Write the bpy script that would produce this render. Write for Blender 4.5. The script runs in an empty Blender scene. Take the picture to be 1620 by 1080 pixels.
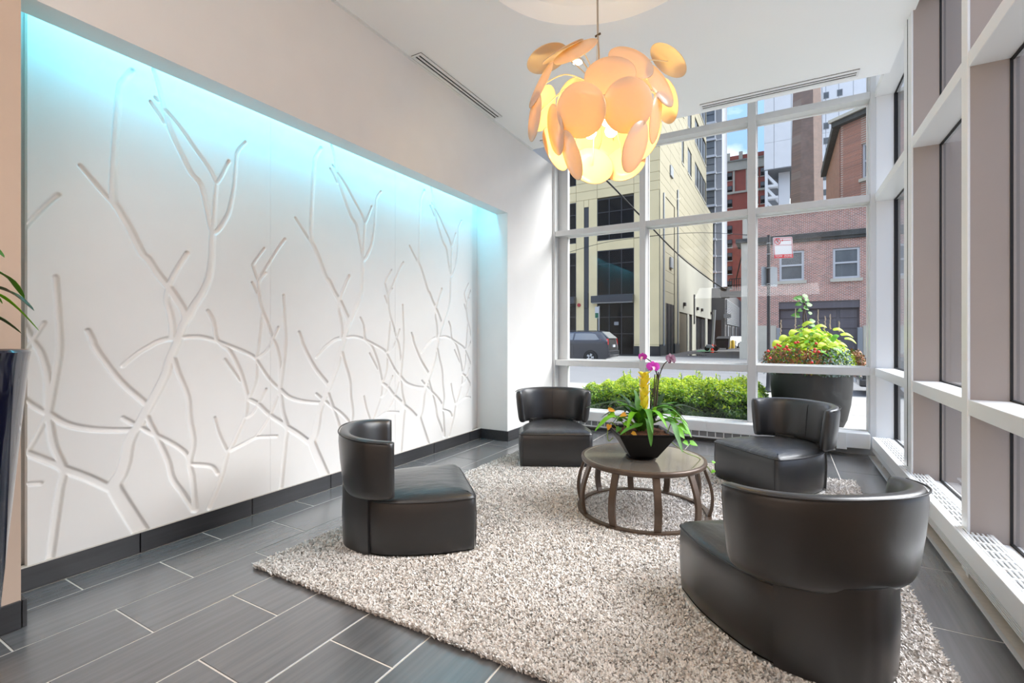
import bpy, bmesh, math, random
import numpy as np
from mathutils import Vector, Matrix

SC = bpy.context.scene
COL = SC.collection
S = 1.45                       # metres per model unit (one unit = height of the eye above the floor)
rng = random.Random(7)
nrg = np.random.default_rng(11)
PI = math.pi
rad = math.radians

# ------------------------------------------------------------------ camera, sky, lights, exposure
FPX, U0, V0 = 755.0, 810.0, 532.0
YAW = math.atan(426 / 755)
cam_d = bpy.data.cameras.new('camera')
cam_d.sensor_width = 36
cam_d.lens = 36 * FPX / 1620
cam_d.shift_y = -8 / 1620
cam_d.clip_start = 0.02
cam_d.clip_end = 1000
cam = bpy.data.objects.new('camera', cam_d)
COL.objects.link(cam)
cam.location = (0, 0, S)
cam.rotation_euler = (PI / 2, 0, YAW)
SC.camera = cam

SC.view_settings.view_transform = 'Standard'
SC.view_settings.look = 'None'
SC.view_settings.exposure = 0.32
SC.view_settings.gamma = 1.0
SC.view_settings.use_curve_mapping = False
SC.cycles.max_bounces = 10
SC.cycles.diffuse_bounces = 6
SC.cycles.transparent_max_bounces = 24
SC.cycles.sample_clamp_indirect = 6
SC.cycles.caustics_reflective = False
SC.cycles.caustics_refractive = False

SUN = 10.0
SKY = 3.7            # sky strength
LOBBY = 90.0        # watts of each lobby ceiling fixture
CEILING_FILL = 82.0  # watts of the added ceiling fill light
LED = 26.0           # cyan strip in the niche
BULB = 95.0          # pendant bulbs

def make_world():
    w = bpy.data.worlds.new('sky')
    SC.world = w
    w.use_nodes = True
    nt = w.node_tree
    N, L = nt.nodes, nt.links
    N.clear()
    out = N.new('ShaderNodeOutputWorld')
    bg = N.new('ShaderNodeBackground')
    tc = N.new('ShaderNodeTexCoord')
    sep = N.new('ShaderNodeSeparateXYZ')
    L.new(tc.outputs['Generated'], sep.inputs[0])
    mp = N.new('ShaderNodeMapping')
    mp.inputs['Scale'].default_value = (2.2, 2.2, 5.0)
    mp.inputs['Location'].default_value = (0.9, 0.2, 0.1)
    L.new(tc.outputs['Generated'], mp.inputs[0])
    no = N.new('ShaderNodeTexNoise')
    no.inputs['Scale'].default_value = 2.0
    no.inputs['Detail'].default_value = 6
    L.new(mp.outputs[0], no.inputs['Vector'])
    cr = N.new('ShaderNodeValToRGB')
    cr.color_ramp.elements[0].position = 0.46
    cr.color_ramp.elements[0].color = (0.18, 0.30, 0.56, 1)
    cr.color_ramp.elements[1].position = 0.64
    cr.color_ramp.elements[1].color = (0.80, 0.79, 0.76, 1)
    L.new(no.outputs['Fac'], cr.inputs[0])
    mx = N.new('ShaderNodeMath'); mx.operation = 'MAXIMUM'; mx.inputs[1].default_value = 0
    L.new(sep.outputs['Z'], mx.inputs[0])
    ml = N.new('ShaderNodeMath'); ml.operation = 'MULTIPLY_ADD'      # overcast sky: brighter towards the zenith
    ml.inputs[1].default_value = 0.67
    ml.inputs[2].default_value = 0.33
    L.new(mx.outputs[0], ml.inputs[0])
    st = N.new('ShaderNodeMath'); st.operation = 'MULTIPLY'; st.inputs[1].default_value = SKY
    L.new(ml.outputs[0], st.inputs[0])
    L.new(cr.outputs[0], bg.inputs['Color'])
    L.new(st.outputs[0], bg.inputs['Strength'])
    L.new(bg.outputs[0], out.inputs[0])
make_world()

def area_light(name, loc, size, target, watts, color, portal=False, rot=None):
    d = bpy.data.lights.new(name, 'AREA')
    d.shape = 'RECTANGLE'
    d.size, d.size_y = size[0] * S, size[1] * S
    d.energy = watts
    d.color = color
    if portal:
        d.cycles.is_portal = True
    o = bpy.data.objects.new(name, d)
    COL.objects.link(o)
    o.location = Vector(loc) * S
    o.rotation_euler = rot if rot else (Vector(target) - Vector(loc)).to_track_quat('-Z', 'Y').to_euler()
    return o

# sky portals on the two glass walls (guide sampling only)
area_light('window_portal', (-0.7, 5.14, 1.7), (3.2, 3.3), (-0.7, 0, 1.7), 1, (1, 1, 1), True)
area_light('window_portal', (0.86, 3.4, 1.7), (3.5, 3.3), (-3, 3.4, 1.7), 1, (1, 1, 1), True)
# lobby ceiling fixtures behind the viewer
area_light('lobby_ceiling_light', (-0.9, -2.9, 2.93), (3.2, 4.2), None, LOBBY, (1.0, 0.95, 0.89), rot=(0, 0, 0))
# unseen fill light behind the viewer, added to brighten the ceiling
area_light('ceiling_fill_light', (-0.5, -1.5, 2.0), (2.4, 0.8), None, CEILING_FILL, (0.96, 0.98, 1.0), rot=(PI - rad(22), 0, 0))
# cyan LED strip hidden behind the header of the niche
area_light('niche_led_light', (-2.46, 2.27, 2.40), (0.06, 3.28), None, LED, (0.14, 0.72, 1.0), rot=(0, rad(4), 0))
# hazy sun beyond the windows on the right, softened by thin cloud
sun_d = bpy.data.lights.new('hazy_sun', 'SUN')
sun_d.energy = SUN; sun_d.angle = rad(50); sun_d.color = (1.0, 0.97, 0.93)
sun_o = bpy.data.objects.new('hazy_sun', sun_d); COL.objects.link(sun_o)
sun_o.rotation_euler = Vector((-0.80, -0.42, -0.80)).to_track_quat('-Z', 'Y').to_euler()

# ------------------------------------------------------------------ helpers
FW = np.array([-math.sin(YAW), math.cos(YAW), 0.0])
RT = np.array([math.cos(YAW), math.sin(YAW), 0.0])
UPV = np.array([0, 0, 1.0])
EYE = np.array([0, 0, 1.0])
def ray(u, v): return FW * FPX + RT * (u - U0) + UPV * (V0 - v)
def on_z(u, v, z):
    d = ray(u, v); return EYE + d * ((z - 1.0) / d[2])
def on_x(u, v, x):
    d = ray(u, v); return EYE + d * (x / d[0])
def on_y(u, v, y):
    d = ray(u, v); return EYE + d * (y / d[1])
def at_d(u, v, dep): return EYE + ray(u, v) * (dep / FPX)

def lin(c):
    c = c / 255.0
    return c / 12.92 if c <= 0.04045 else ((c + 0.055) / 1.055) ** 2.4
def rgb(r, g, b): return (lin(r), lin(g), lin(b), 1.0)

def setp(b, name, val):
    if name in b.inputs: b.inputs[name].default_value = val

MATS = {}
ALB = 1.0
def mat(name, col, rough=0.5, metal=0.0, var=0.0, vscale=6.0, stretch=(1, 1, 1), bump=0.0, bscale=40.0,
        bstretch=(1, 1, 1), coat=0.0, translucent=0.0, tcol=None, emit=None, estr=0.0, spec=0.5, rand=0.0, bdist=0.01):
    """Principled material with noise in colour and relief; object coordinates."""
    m = bpy.data.materials.new(name)
    m.use_nodes = True
    nt = m.node_tree; N, L = nt.nodes, nt.links
    b = N['Principled BSDF']
    c = rgb(*col); c = (c[0] * ALB, c[1] * ALB, c[2] * ALB, 1.0)
    b.inputs['Base Color'].default_value = c
    b.inputs['Roughness'].default_value = rough
    b.inputs['Metallic'].default_value = metal
    setp(b, 'Specular IOR Level', spec)
    setp(b, 'Coat Weight', coat)
    if name.startswith('leather'): setp(b, 'Coat IOR', 1.5)
    if name == 'tile_dark': setp(b, 'Coat IOR', 1.7)
    setp(b, 'Coat Roughness', 0.22 if name == 'tile_dark' else 0.34 if name.startswith('leather') else 0.08)
    tc = N.new('ShaderNodeTexCoord')
    src = None
    if var > 0:
        mp = N.new('ShaderNodeMapping'); mp.inputs['Scale'].default_value = stretch
        L.new(tc.outputs['Object'], mp.inputs[0])
        no = N.new('ShaderNodeTexNoise'); no.inputs['Scale'].default_value = vscale; no.inputs['Detail'].default_value = 5
        L.new(mp.outputs[0], no.inputs['Vector'])
        mr = N.new('ShaderNodeMapRange')
        mr.inputs['From Min'].default_value = 0.25; mr.inputs['From Max'].default_value = 0.75
        mr.inputs['To Min'].default_value = 1 - var; mr.inputs['To Max'].default_value = 1 + var
        L.new(no.outputs['Fac'], mr.inputs['Value'])
        src = mr.outputs[0]
    if rand > 0:
        oi = N.new('ShaderNodeObjectInfo')
        mr2 = N.new('ShaderNodeMapRange')
        mr2.inputs['To Min'].default_value = 1 - rand; mr2.inputs['To Max'].default_value = 1 + rand
        L.new(oi.outputs['Random'], mr2.inputs['Value'])
        if src is None: src = mr2.outputs[0]
        else:
            mm = N.new('ShaderNodeMath'); mm.operation = 'MULTIPLY'
            L.new(src, mm.inputs[0]); L.new(mr2.outputs[0], mm.inputs[1]); src = mm.outputs[0]
    if src is not None:
        vm = N.new('ShaderNodeVectorMath'); vm.operation = 'SCALE'
        vm.inputs[0].default_value = c[:3]
        L.new(src, vm.inputs['Scale'])
        L.new(vm.outputs[0], b.inputs['Base Color'])
    if bump > 0:
        mp = N.new('ShaderNodeMapping'); mp.inputs['Scale'].default_value = bstretch
        L.new(tc.outputs['Object'], mp.inputs[0])
        no = N.new('ShaderNodeTexNoise'); no.inputs['Scale'].default_value = bscale; no.inputs['Detail'].default_value = 4
        L.new(mp.outputs[0], no.inputs['Vector'])
        bp = N.new('ShaderNodeBump'); bp.inputs['Strength'].default_value = bump; bp.inputs['Distance'].default_value = bdist
        L.new(no.outputs['Fac'], bp.inputs['Height'])
        L.new(bp.outputs[0], b.inputs['Normal'])
    if emit is not None:
        b.inputs['Emission Color'].default_value = rgb(*emit)
        b.inputs['Emission Strength'].default_value = estr
    if translucent > 0:
        tr = N.new('ShaderNodeBsdfTranslucent')
        tr.inputs['Color'].default_value = rgb(*(tcol or col))
        mx = N.new('ShaderNodeMixShader'); mx.inputs[0].default_value = translucent
        L.new(b.outputs[0], mx.inputs[1]); L.new(tr.outputs[0], mx.inputs[2])
        L.new(mx.outputs[0], N['Material Output'].inputs['Surface'])
    MATS[name] = m
    return m

def glass_mat(name, tint, ior=1.75):
    m = bpy.data.materials.new(name); m.use_nodes = True
    nt = m.node_tree; N, L = nt.nodes, nt.links
    N.remove(N['Principled BSDF'])
    t = N.new('ShaderNodeBsdfTransparent'); t.inputs[0].default_value = (*tint, 1)
    g = N.new('ShaderNodeBsdfGlossy'); g.inputs['Roughness'].default_value = 0.0
    f = N.new('ShaderNodeFresnel'); f.inputs['IOR'].default_value = ior
    mx = N.new('ShaderNodeMixShader')
    ge = N.new('ShaderNodeNewGeometry')                      # the pane reflects at its front skin, its back skin only passes
    iv = N.new('ShaderNodeMath'); iv.operation = 'SUBTRACT'; iv.inputs[0].default_value = 1.0
    L.new(ge.outputs['Backfacing'], iv.inputs[1])
    ml = N.new('ShaderNodeMath'); ml.operation = 'MULTIPLY'
    L.new(f.outputs[0], ml.inputs[0]); L.new(iv.outputs[0], ml.inputs[1])
    L.new(ml.outputs[0], mx.inputs[0]); L.new(t.outputs[0], mx.inputs[1]); L.new(g.outputs[0], mx.inputs[2])
    L.new(mx.outputs[0], N['Material Output'].inputs['Surface'])
    MATS[name] = m
    return m

def brick_mat(name, c1, c2, mortar, bw=0.215, bh=0.075, ms=0.012):
    m = bpy.data.materials.new(name); m.use_nodes = True
    nt = m.node_tree; N, L = nt.nodes, nt.links
    b = N['Principled BSDF']; b.inputs['Roughness'].default_value = 0.85
    tc = N.new('ShaderNodeTexCoord'); sp = N.new('ShaderNodeSeparateXYZ'); L.new(tc.outputs['Object'], sp.inputs[0])
    ad = N.new('ShaderNodeMath'); ad.operation = 'ADD'
    L.new(sp.outputs['X'], ad.inputs[0]); L.new(sp.outputs['Y'], ad.inputs[1])
    cb = N.new('ShaderNodeCombineXYZ'); L.new(ad.outputs[0], cb.inputs['X']); L.new(sp.outputs['Z'], cb.inputs['Y'])
    br = N.new('ShaderNodeTexBrick')
    br.inputs['Scale'].default_value = 1.0
    br.inputs['Brick Width'].default_value = bw; br.inputs['Row Height'].default_value = bh
    br.inputs['Mortar Size'].default_value = ms
    br.inputs['Color1'].default_value = rgb(*c1); br.inputs['Color2'].default_value = rgb(*c2); br.inputs['Mortar'].default_value = rgb(*mortar)
    L.new(cb.outputs[0], br.inputs['Vector'])
    no = N.new('ShaderNodeTexNoise'); no.inputs['Scale'].default_value = 1.3; no.inputs['Detail'].default_value = 4
    L.new(cb.outputs[0], no.inputs['Vector'])
    mr = N.new('ShaderNodeMapRange'); mr.inputs['To Min'].default_value = 0.75; mr.inputs['To Max'].default_value = 1.25
    L.new(no.outputs['Fac'], mr.inputs['Value'])
    vm = N.new('ShaderNodeVectorMath'); vm.operation = 'SCALE'
    L.new(br.outputs['Color'], vm.inputs[0]); L.new(mr.outputs[0], vm.inputs['Scale'])
    L.new(vm.outputs[0], b.inputs['Base Color'])
    MATS[name] = m
    return m

def catmull(P, n=8, closed=False):
    P = [np.array(p, float) for p in P]
    out = []
    m = len(P)
    rngi = range(m) if closed else range(m - 1)
    for i in rngi:
        if closed: p0, p1, p2, p3 = P[(i - 1) % m], P[i], P[(i + 1) % m], P[(i + 2) % m]
        else: p0, p1, p2, p3 = P[max(i - 1, 0)], P[i], P[i + 1], P[min(i + 2, m - 1)]
        for k in range(n):
            t = k / n
            out.append(0.5 * ((2 * p1) + (p2 - p0) * t + (2 * p0 - 5 * p1 + 4 * p2 - p3) * t * t + (3 * p1 - p0 - 3 * p2 + p3) * t ** 3))
    if not closed: out.append(P[-1])
    return out

class MB:
    """Collects shapes and links them as one mesh object."""
    def __init__(self): self.V = []; self.F = []; self.M = []
    def add(self, V, F, m=0):
        o = len(self.V)
        self.V.extend([tuple(map(float, v)) for v in V])
        for f in F:
            self.F.append([i + o for i in f]); self.M.append(m)
        return self
    def box(self, x0, x1, y0, y1, z0, z1, m=0):
        if x0 > x1: x0, x1 = x1, x0
        if y0 > y1: y0, y1 = y1, y0
        if z0 > z1: z0, z1 = z1, z0
        V = [(x0, y0, z0), (x1, y0, z0), (x1, y1, z0), (x0, y1, z0), (x0, y0, z1), (x1, y0, z1), (x1, y1, z1), (x0, y1, z1)]
        return self.add(V, [(0, 3, 2, 1), (4, 5, 6, 7), (0, 1, 5, 4), (1, 2, 6, 5), (2, 3, 7, 6), (3, 0, 4, 7)], m)
    def hexa(self, A, B, m=0):
        """two quads (same winding) joined to a solid"""
        return self.add(list(A) + list(B), [(3, 2, 1, 0), (4, 5, 6, 7), (0, 1, 5, 4), (1, 2, 6, 5), (2, 3, 7, 6), (3, 0, 4, 7)], m)
    def prism(self, poly, h0, h1, axis='z', m=0):
        n = len(poly)
        def pt(p, h):
            if axis == 'z': return (p[0], p[1], h)
            if axis == 'y': return (p[0], h, p[1])
            return (h, p[0], p[1])
        V = [pt(p, h0) for p in poly] + [pt(p, h1) for p in poly]
        F = [tuple(range(n))[::-1], tuple(range(n, 2 * n))] + [(i, (i + 1) % n, n + (i + 1) % n, n + i) for i in range(n)]
        return self.add(V, F, m)
    def tube(self, P, r, n=8, m=0, cap=True, flat=1.0):
        P = [np.array(p, float) for p in P]
        if not hasattr(r, '__len__'): r = [r] * len(P)
        V = []; F = []
        a = None
        for i, p in enumerate(P):
            t = P[min(i + 1, len(P) - 1)] - P[max(i - 1, 0)]
            t = t / (np.linalg.norm(t) + 1e-12)
            if a is None:
                a = np.cross(t, [0, 0, 1.0])
                if np.linalg.norm(a) < 1e-3: a = np.cross(t, [0, 1.0, 0])
            a = a - t * (a @ t); a /= np.linalg.norm(a) + 1e-12
            b = np.cross(t, a)
            for k in range(n):
                w = 2 * PI * k / n
                V.append(p + r[i] * (math.cos(w) * a + flat * math.sin(w) * b))
        for i in range(len(P) - 1):
            for k in range(n):
                k2 = (k + 1) % n
                F.append((i * n + k, i * n + k2, (i + 1) * n + k2, (i + 1) * n + k))
        if cap:
            F.append(tuple(range(n))[::-1]); F.append(tuple(range((len(P) - 1) * n, len(P) * n)))
        return self.add(V, F, m)
    def lathe(self, prof, n=32, c=(0, 0), m=0):
        V = []; F = []
        for r, z in prof:
            for k in range(n):
                w = 2 * PI * k / n
                V.append((c[0] + r * math.cos(w), c[1] + r * math.sin(w), z))
        for i in range(len(prof) - 1):
            for k in range(n):
                k2 = (k + 1) % n
                F.append((i * n + k, i * n + k2, (i + 1) * n + k2, (i + 1) * n + k))
        ring_ = max(abs(prof[0][0] - prof[-1][0]), abs(prof[0][1] - prof[-1][1])) < 1e-9
        if ring_: return self.add(V, F, m)
        if prof[0][0] > 1e-6: F.append(tuple(range(n))[::-1])
        if prof[-1][0] > 1e-6: F.append(tuple(range((len(prof) - 1) * n, len(prof) * n)))
        return self.add(V, F, m)
    def sphere(self, c, r, n=12, m=0, sz=1.0):
        prof = [(r * math.sin(PI * i / n) if 0 < i < n else 1e-5, c[2] - sz * r * math.cos(PI * i / n)) for i in range(n + 1)]
        return self.lathe(prof, 2 * n, (c[0], c[1]), m)
    def disc(self, c, nrm, r, th, n=32, m=0, dish=0.0):
        nrm = np.array(nrm, float); nrm /= np.linalg.norm(nrm)
        a = np.cross(nrm, [0, 0, 1.0]);
        if np.linalg.norm(a) < 1e-3: a = np.array([1.0, 0, 0])
        a /= np.linalg.norm(a); b = np.cross(nrm, a); c = np.array(c, float)
        V = []; F = []
        rr = [0.0001, .5 * r, .97 * r, r, .97 * r, .5 * r, .0001]
        hh = [th / 2 + dish, th / 2 + dish * .75, th / 2 + dish * .06, 0, -th / 2 + dish * .06, -th / 2 + dish * .75, -th / 2 + dish]
        for r_, h_ in zip(rr, hh):
            for k in range(n):
                w = 2 * PI * k / n
                V.append(c + r_ * (math.cos(w) * a + math.sin(w) * b) + h_ * nrm)
        for i in range(6):
            for k in range(n):
                k2 = (k + 1) % n
                F.append((i * n + k, (i + 1) * n + k, (i + 1) * n + k2, i * n + k2))
        return self.add(V, F, m)
    def loft(self, rings, closed=True, cap0=False, cap1=False, m=0):
        n = len(rings[0]); V = [p for r in rings for p in r]; F = []
        for i in range(len(rings) - 1):
            for k in range(n if closed else n - 1):
                k2 = (k + 1) % n
                F.append((i * n + k, i * n + k2, (i + 1) * n + k2, (i + 1) * n + k))
        if cap0: F.append(tuple(range(n))[::-1])
        if cap1: F.append(tuple(range((len(rings) - 1) * n, len(rings) * n)))
        return self.add(V, F, m)
    def build(self, name, mt, parent=None, loc=None, smooth=False, bevel=0.0, angle=40, seg=2):
        me = bpy.data.meshes.new(name)
        me.from_pydata([(x * S, y * S, z * S) for x, y, z in self.V], [], self.F)
        ms = mt if isinstance(mt, (list, tuple)) else [mt]
        for q in ms: me.materials.append(MATS[q] if isinstance(q, str) else q)
        if len(ms) > 1: me.polygons.foreach_set('material_index', self.M)
        me.validate()
        bm = bmesh.new(); bm.from_mesh(me)
        bmesh.ops.recalc_face_normals(bm, faces=bm.faces)
        bm.to_mesh(me); bm.free()
        if smooth:
            me.polygons.foreach_set('use_smooth', [True] * len(me.polygons))
            if angle < 180: me.set_sharp_from_angle(angle=rad(angle))
        me.update()
        o = bpy.data.objects.new(name, me)
        COL.objects.link(o)
        if parent is not None: o.parent = parent
        if loc is not None: o.location = Vector([float(q) for q in loc]) * S
        if bevel > 0:
            bv = o.modifiers.new('bevel', 'BEVEL'); bv.width = bevel * S; bv.segments = seg; bv.limit_method = 'ANGLE'
        return o

def np_mesh(name, V, F, mt, parent=None, mi=None, smooth=False, k=4):
    """fast mesh from numpy arrays; V in units, F (n,k)"""
    me = bpy.data.meshes.new(name)
    V = np.asarray(V, np.float32) * S
    F = np.asarray(F, np.int32)
    me.vertices.add(len(V)); me.vertices.foreach_set('co', V.ravel())
    me.loops.add(F.size); me.loops.foreach_set('vertex_index', F.ravel())
    me.polygons.add(len(F))
    me.polygons.foreach_set('loop_start', np.arange(0, F.size, F.shape[1], dtype=np.int32))
    ms = mt if isinstance(mt, (list, tuple)) else [mt]
    for q in ms: me.materials.append(MATS[q])
    if mi is not None: me.polygons.foreach_set('material_index', np.asarray(mi, np.int32))
    if smooth: me.polygons.foreach_set('use_smooth', np.ones(len(F), bool))
    me.update(calc_edges=True)
    o = bpy.data.objects.new(name, me); COL.objects.link(o)
    if parent is not None: o.parent = parent
    return o

def tag(o, label=None, cat=None, group=None, kind=None):
    if label: o['label'] = label
    if cat: o['category'] = cat
    if group: o['group'] = group
    if kind: o['kind'] = kind
    return o
def thing(name, label, cat, loc=(0, 0, 0), rz=0.0, group=None):
    o = bpy.data.objects.new(name, None); COL.objects.link(o)
    o.empty_display_size = 0.1
    o.location = Vector([float(q) for q in loc]) * S; o.rotation_euler = (0, 0, rz)
    return tag(o, label, cat, group)
def struct(name, loc=(0, 0, 0)):
    o = bpy.data.objects.new(name, None); COL.objects.link(o)
    o.location = Vector(loc) * S
    o['kind'] = 'structure'
    return o
def copy_tree(o, parent=None):
    c = o.copy(); COL.objects.link(c)
    if parent is not None: c.parent = parent
    for ch in list(o.children): copy_tree(ch, c)
    return c
def dup(o, parent, loc):
    c = o.copy(); COL.objects.link(c); c.parent = parent; c.location = Vector([float(q) for q in loc]) * S
    return c

# ------------------------------------------------------------------ materials
mat('white_paint', (232, 230, 228), 0.55, var=0.02, vscale=3)
mat('lobby_paint', (212, 190, 172), 0.6, var=0.02)
mat('ceiling_paint', (248, 249, 249), 0.7)
mat('panel_white', (240, 238, 236), 0.42, var=0.01)
mat('aluminium', (206, 207, 207), 0.38, metal=0.1, var=0.02, vscale=20, stretch=(1, 1, .1))
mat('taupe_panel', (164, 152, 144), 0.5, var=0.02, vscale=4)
mat('heater_slot', (138, 138, 140), 0.6)
mat('enamel_white', (232, 233, 233), 0.32)
mat('grille_dark', (96, 96, 98), 0.6)
mat('gasket', (22, 20, 20), 0.7)
mat('grout', (214, 208, 200), 0.9, var=0.08, vscale=30)
mat('tile_dark', (99, 99, 101), 0.27, coat=0.8, var=0.22, vscale=34, stretch=(1, .035, 1), rand=0.09, bump=0.12, bscale=60, bstretch=(1, .03, 1), bdist=0.004)
mat('tile_base', (52, 52, 55), 0.35, var=0.3, vscale=40, stretch=(1, .05, 1), rand=0.06, bump=0.1, bscale=50, bstretch=(1, .04, 1), bdist=0.004)
mat('chrome', (205, 202, 198), 0.18, metal=1.0)
mat('leather', (35, 34, 35), 0.38, coat=1.0, var=0.10, vscale=5, bump=0.10, bscale=160, spec=0.25, bdist=0.003)
mat('leather_seat', (35, 34, 35), 0.38, coat=1.0, var=0.10, vscale=5, bump=0.6, bscale=6, bstretch=(2.6, .8, 1), spec=0.25, bdist=0.03)
mat('leather_piping', (34, 33, 35), 0.35)
mat('bronze_wood', (92, 76, 64), 0.34, metal=0.25, var=0.18, vscale=14, stretch=(1, 1, .25), bump=0.08, bscale=60)
mat('table_top', (132, 122, 112), 0.14, coat=1.0, metal=0.2, var=0.16, vscale=5)
mat('rug_base', (214, 210, 206), 0.95, var=0.2, vscale=60)
mat('rug_pile', (228, 224, 220), 0.9, var=0.10, vscale=9)
mat('rug_pile_dark', (208, 201, 195), 0.9, var=0.10, vscale=9)
mat('lamp_disc', (232, 222, 205), 0.2, translucent=0.38, tcol=(255, 216, 92))
mat('lamp_wire', (216, 200, 178), 0.35, metal=0.4)
mat('cable_grey', (170, 160, 148), 0.5)
mat('bulb', (255, 240, 210), 0.3, emit=(255, 220, 140), estr=BULB)
mat('downlight_lens', (250, 250, 250), 0.3, emit=(255, 244, 228), estr=3.0)
mat('pot_black', (13, 11, 10), 0.35, spec=0.3)
mat('soil', (96, 56, 30), 0.95, var=0.5, vscale=40, bump=0.8, bscale=60)
mat('leaf_green', (76, 134, 42), 0.5, var=0.25, vscale=14, translucent=0.2, tcol=(130, 190, 40))
mat('leaf_dark', (42, 78, 34), 0.3, var=0.25, vscale=14, translucent=0.12, tcol=(90, 140, 30))
mat('leaf_bright', (120, 190, 40), 0.4, var=0.2, vscale=14, translucent=0.3, tcol=(170, 220, 50))
mat('leaf_amber', (240, 182, 60), 0.4, translucent=0.3, tcol=(240, 170, 50))
mat('bract_yellow', (255, 240, 84), 0.4, translucent=0.25, tcol=(255, 240, 90))
mat('stem_dark', (58, 44, 30), 0.6)
mat('stem_green', (120, 140, 50), 0.5)
mat('orchid_pink', (206, 60, 190), 0.4, translucent=0.25, tcol=(230, 90, 210))
mat('orchid_plum', (92, 10, 58), 0.5, translucent=0.05, tcol=(150, 40, 90))
mat('orchid_lip', (236, 200, 220), 0.4)
mat('navy_glaze', (18, 20, 44), 0.08, coat=0.8, var=0.1)
# outdoors (street materials are kept a little deep: full daylight falls on them)
ALB = 0.5
mat('pavement_pale', (196, 192, 184), 0.9, var=0.06, vscale=2.0, bump=0.05)
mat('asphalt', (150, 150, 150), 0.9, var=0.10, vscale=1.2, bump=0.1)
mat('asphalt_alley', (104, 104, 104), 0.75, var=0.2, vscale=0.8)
mat('puddle', (40, 44, 42), 0.04)
mat('green_paint', (60, 130, 84), 0.7, var=0.2)
mat('kerb_stone', (178, 176, 170), 0.9, var=0.08)
ALB = 0.75
mat('planter_charcoal', (20, 20, 20), 0.55, var=0.12, vscale=5)
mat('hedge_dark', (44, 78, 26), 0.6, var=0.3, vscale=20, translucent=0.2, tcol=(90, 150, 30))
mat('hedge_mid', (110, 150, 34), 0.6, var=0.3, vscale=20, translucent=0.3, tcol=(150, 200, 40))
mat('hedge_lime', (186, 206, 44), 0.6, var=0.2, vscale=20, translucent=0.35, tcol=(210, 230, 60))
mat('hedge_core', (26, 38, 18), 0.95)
mat('leaf_lime', (196, 216, 30), 0.5, var=0.15, vscale=20, translucent=0.3, tcol=(215, 235, 50))
mat('leaf_bronze', (168, 104, 56), 0.6, var=0.35, vscale=30)
mat('leaf_silver', (140, 164, 160), 0.6, var=0.2, vscale=30)
mat('petal_red', (226, 52, 40), 0.5)
mat('flower_spike', (190, 170, 150), 0.7)
mat('sign_pole', (38, 38, 40), 0.5, var=0.1)
ALB = 0.55
mat('sign_white', (240, 240, 240), 0.4)
mat('sign_grey', (176, 182, 186), 0.45, metal=0.3, var=0.05)
mat('sign_red', (222, 20, 36), 0.4)
mat('sign_black', (30, 32, 40), 0.4)
mat('sign_green', (30, 120, 84), 0.4)
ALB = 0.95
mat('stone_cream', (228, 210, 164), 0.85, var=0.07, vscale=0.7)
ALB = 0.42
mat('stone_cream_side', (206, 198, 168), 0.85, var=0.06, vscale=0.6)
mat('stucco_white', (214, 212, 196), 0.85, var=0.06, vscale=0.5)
ALB = 0.7
mat('joint_dark', (92, 84, 66), 0.9)
mat('granite_black', (52, 54, 56), 0.35, var=0.25, vscale=6)
mat('frame_dark', (72, 74, 78), 0.45, metal=0.3)
mat('glass_dark', (24, 23, 22), 0.10, spec=0.12, var=0.4, vscale=0.5)
mat('glass_grey', (120, 124, 124), 0.12, spec=0.5, var=0.25, vscale=0.8)
mat('tower_grey', (172, 173, 174), 0.8, var=0.05)
mat('tower_pale', (225, 226, 226), 0.8, var=0.03)
ALB = 1.0
mat('concrete_white', (238, 238, 236), 0.8, var=0.03, vscale=1.0)
ALB = 0.7
mat('soffit_grey', (150, 152, 154), 0.85)
mat('building_grey', (112, 112, 112), 0.85, var=0.08)
mat('limestone', (226, 218, 198), 0.85, var=0.08, vscale=1.5)
mat('cornice_dark', (84, 84, 80), 0.8, var=0.3, vscale=3)
mat('window_white', (226, 226, 226), 0.5)
mat('garage_door_grey', (112, 106, 110), 0.6, var=0.04)
mat('black_metal', (24, 24, 26), 0.5)
mat('galvanized', (170, 174, 176), 0.45, metal=0.4)
ALB = 0.9
mat('car_grey', (62, 64, 70), 0.22, metal=0.55, coat=0.8)
mat('car_silver', (150, 152, 156), 0.25, metal=0.5, coat=0.6)
mat('car_dark', (36, 38, 42), 0.25, metal=0.4, coat=0.7)
mat('car_white', (228, 230, 232), 0.3, coat=0.6)
mat('car_glass', (120, 124, 128), 0.05, spec=0.9)
mat('tyre', (26, 26, 27), 0.85)
mat('wheel_alloy', (206, 208, 210), 0.3, metal=0.7)
mat('tail_red', (200, 24, 34), 0.15, coat=0.8)
mat('cone_orange', (240, 62, 36), 0.5)
mat('bollard_yellow', (226, 186, 60), 0.6)
mat('dumpster_black', (38, 40, 42), 0.6, var=0.1)
mat('brown_panel', (74, 58, 50), 0.7)
mat('fire_red', (176, 40, 48), 0.4)
glass_mat('glass_clear', (0.98, 0.99, 0.985), 1.4)
glass_mat('glass_side', (0.90, 0.92, 0.94), 1.75)
brick_mat('brick_garage', (182, 112, 92), (138, 86, 74), (206, 196, 184))
brick_mat('brick_gable', (176, 106, 80), (134, 82, 68), (176, 160, 146))
brick_mat('brick_chimney', (132, 102, 88), (102, 82, 76), (150, 138, 128))
brick_mat('brick_red', (176, 74, 56), (150, 60, 48), (168, 112, 98))
# ------------------------------------------------------------------ the room
XW, XB, XP = -2.279, -2.625, -2.575        # left wall face, niche back, carved panel face
YN0, YN1 = 0.60, 3.95                      # niche from, to
ZC, ZH = 2.956, 2.18                       # ceiling, niche header
YG, XG = 5.115, 0.822                      # glass planes of the back and side glazing
YI, XI = 4.98, 0.68                        # inner faces of their frames

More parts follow.
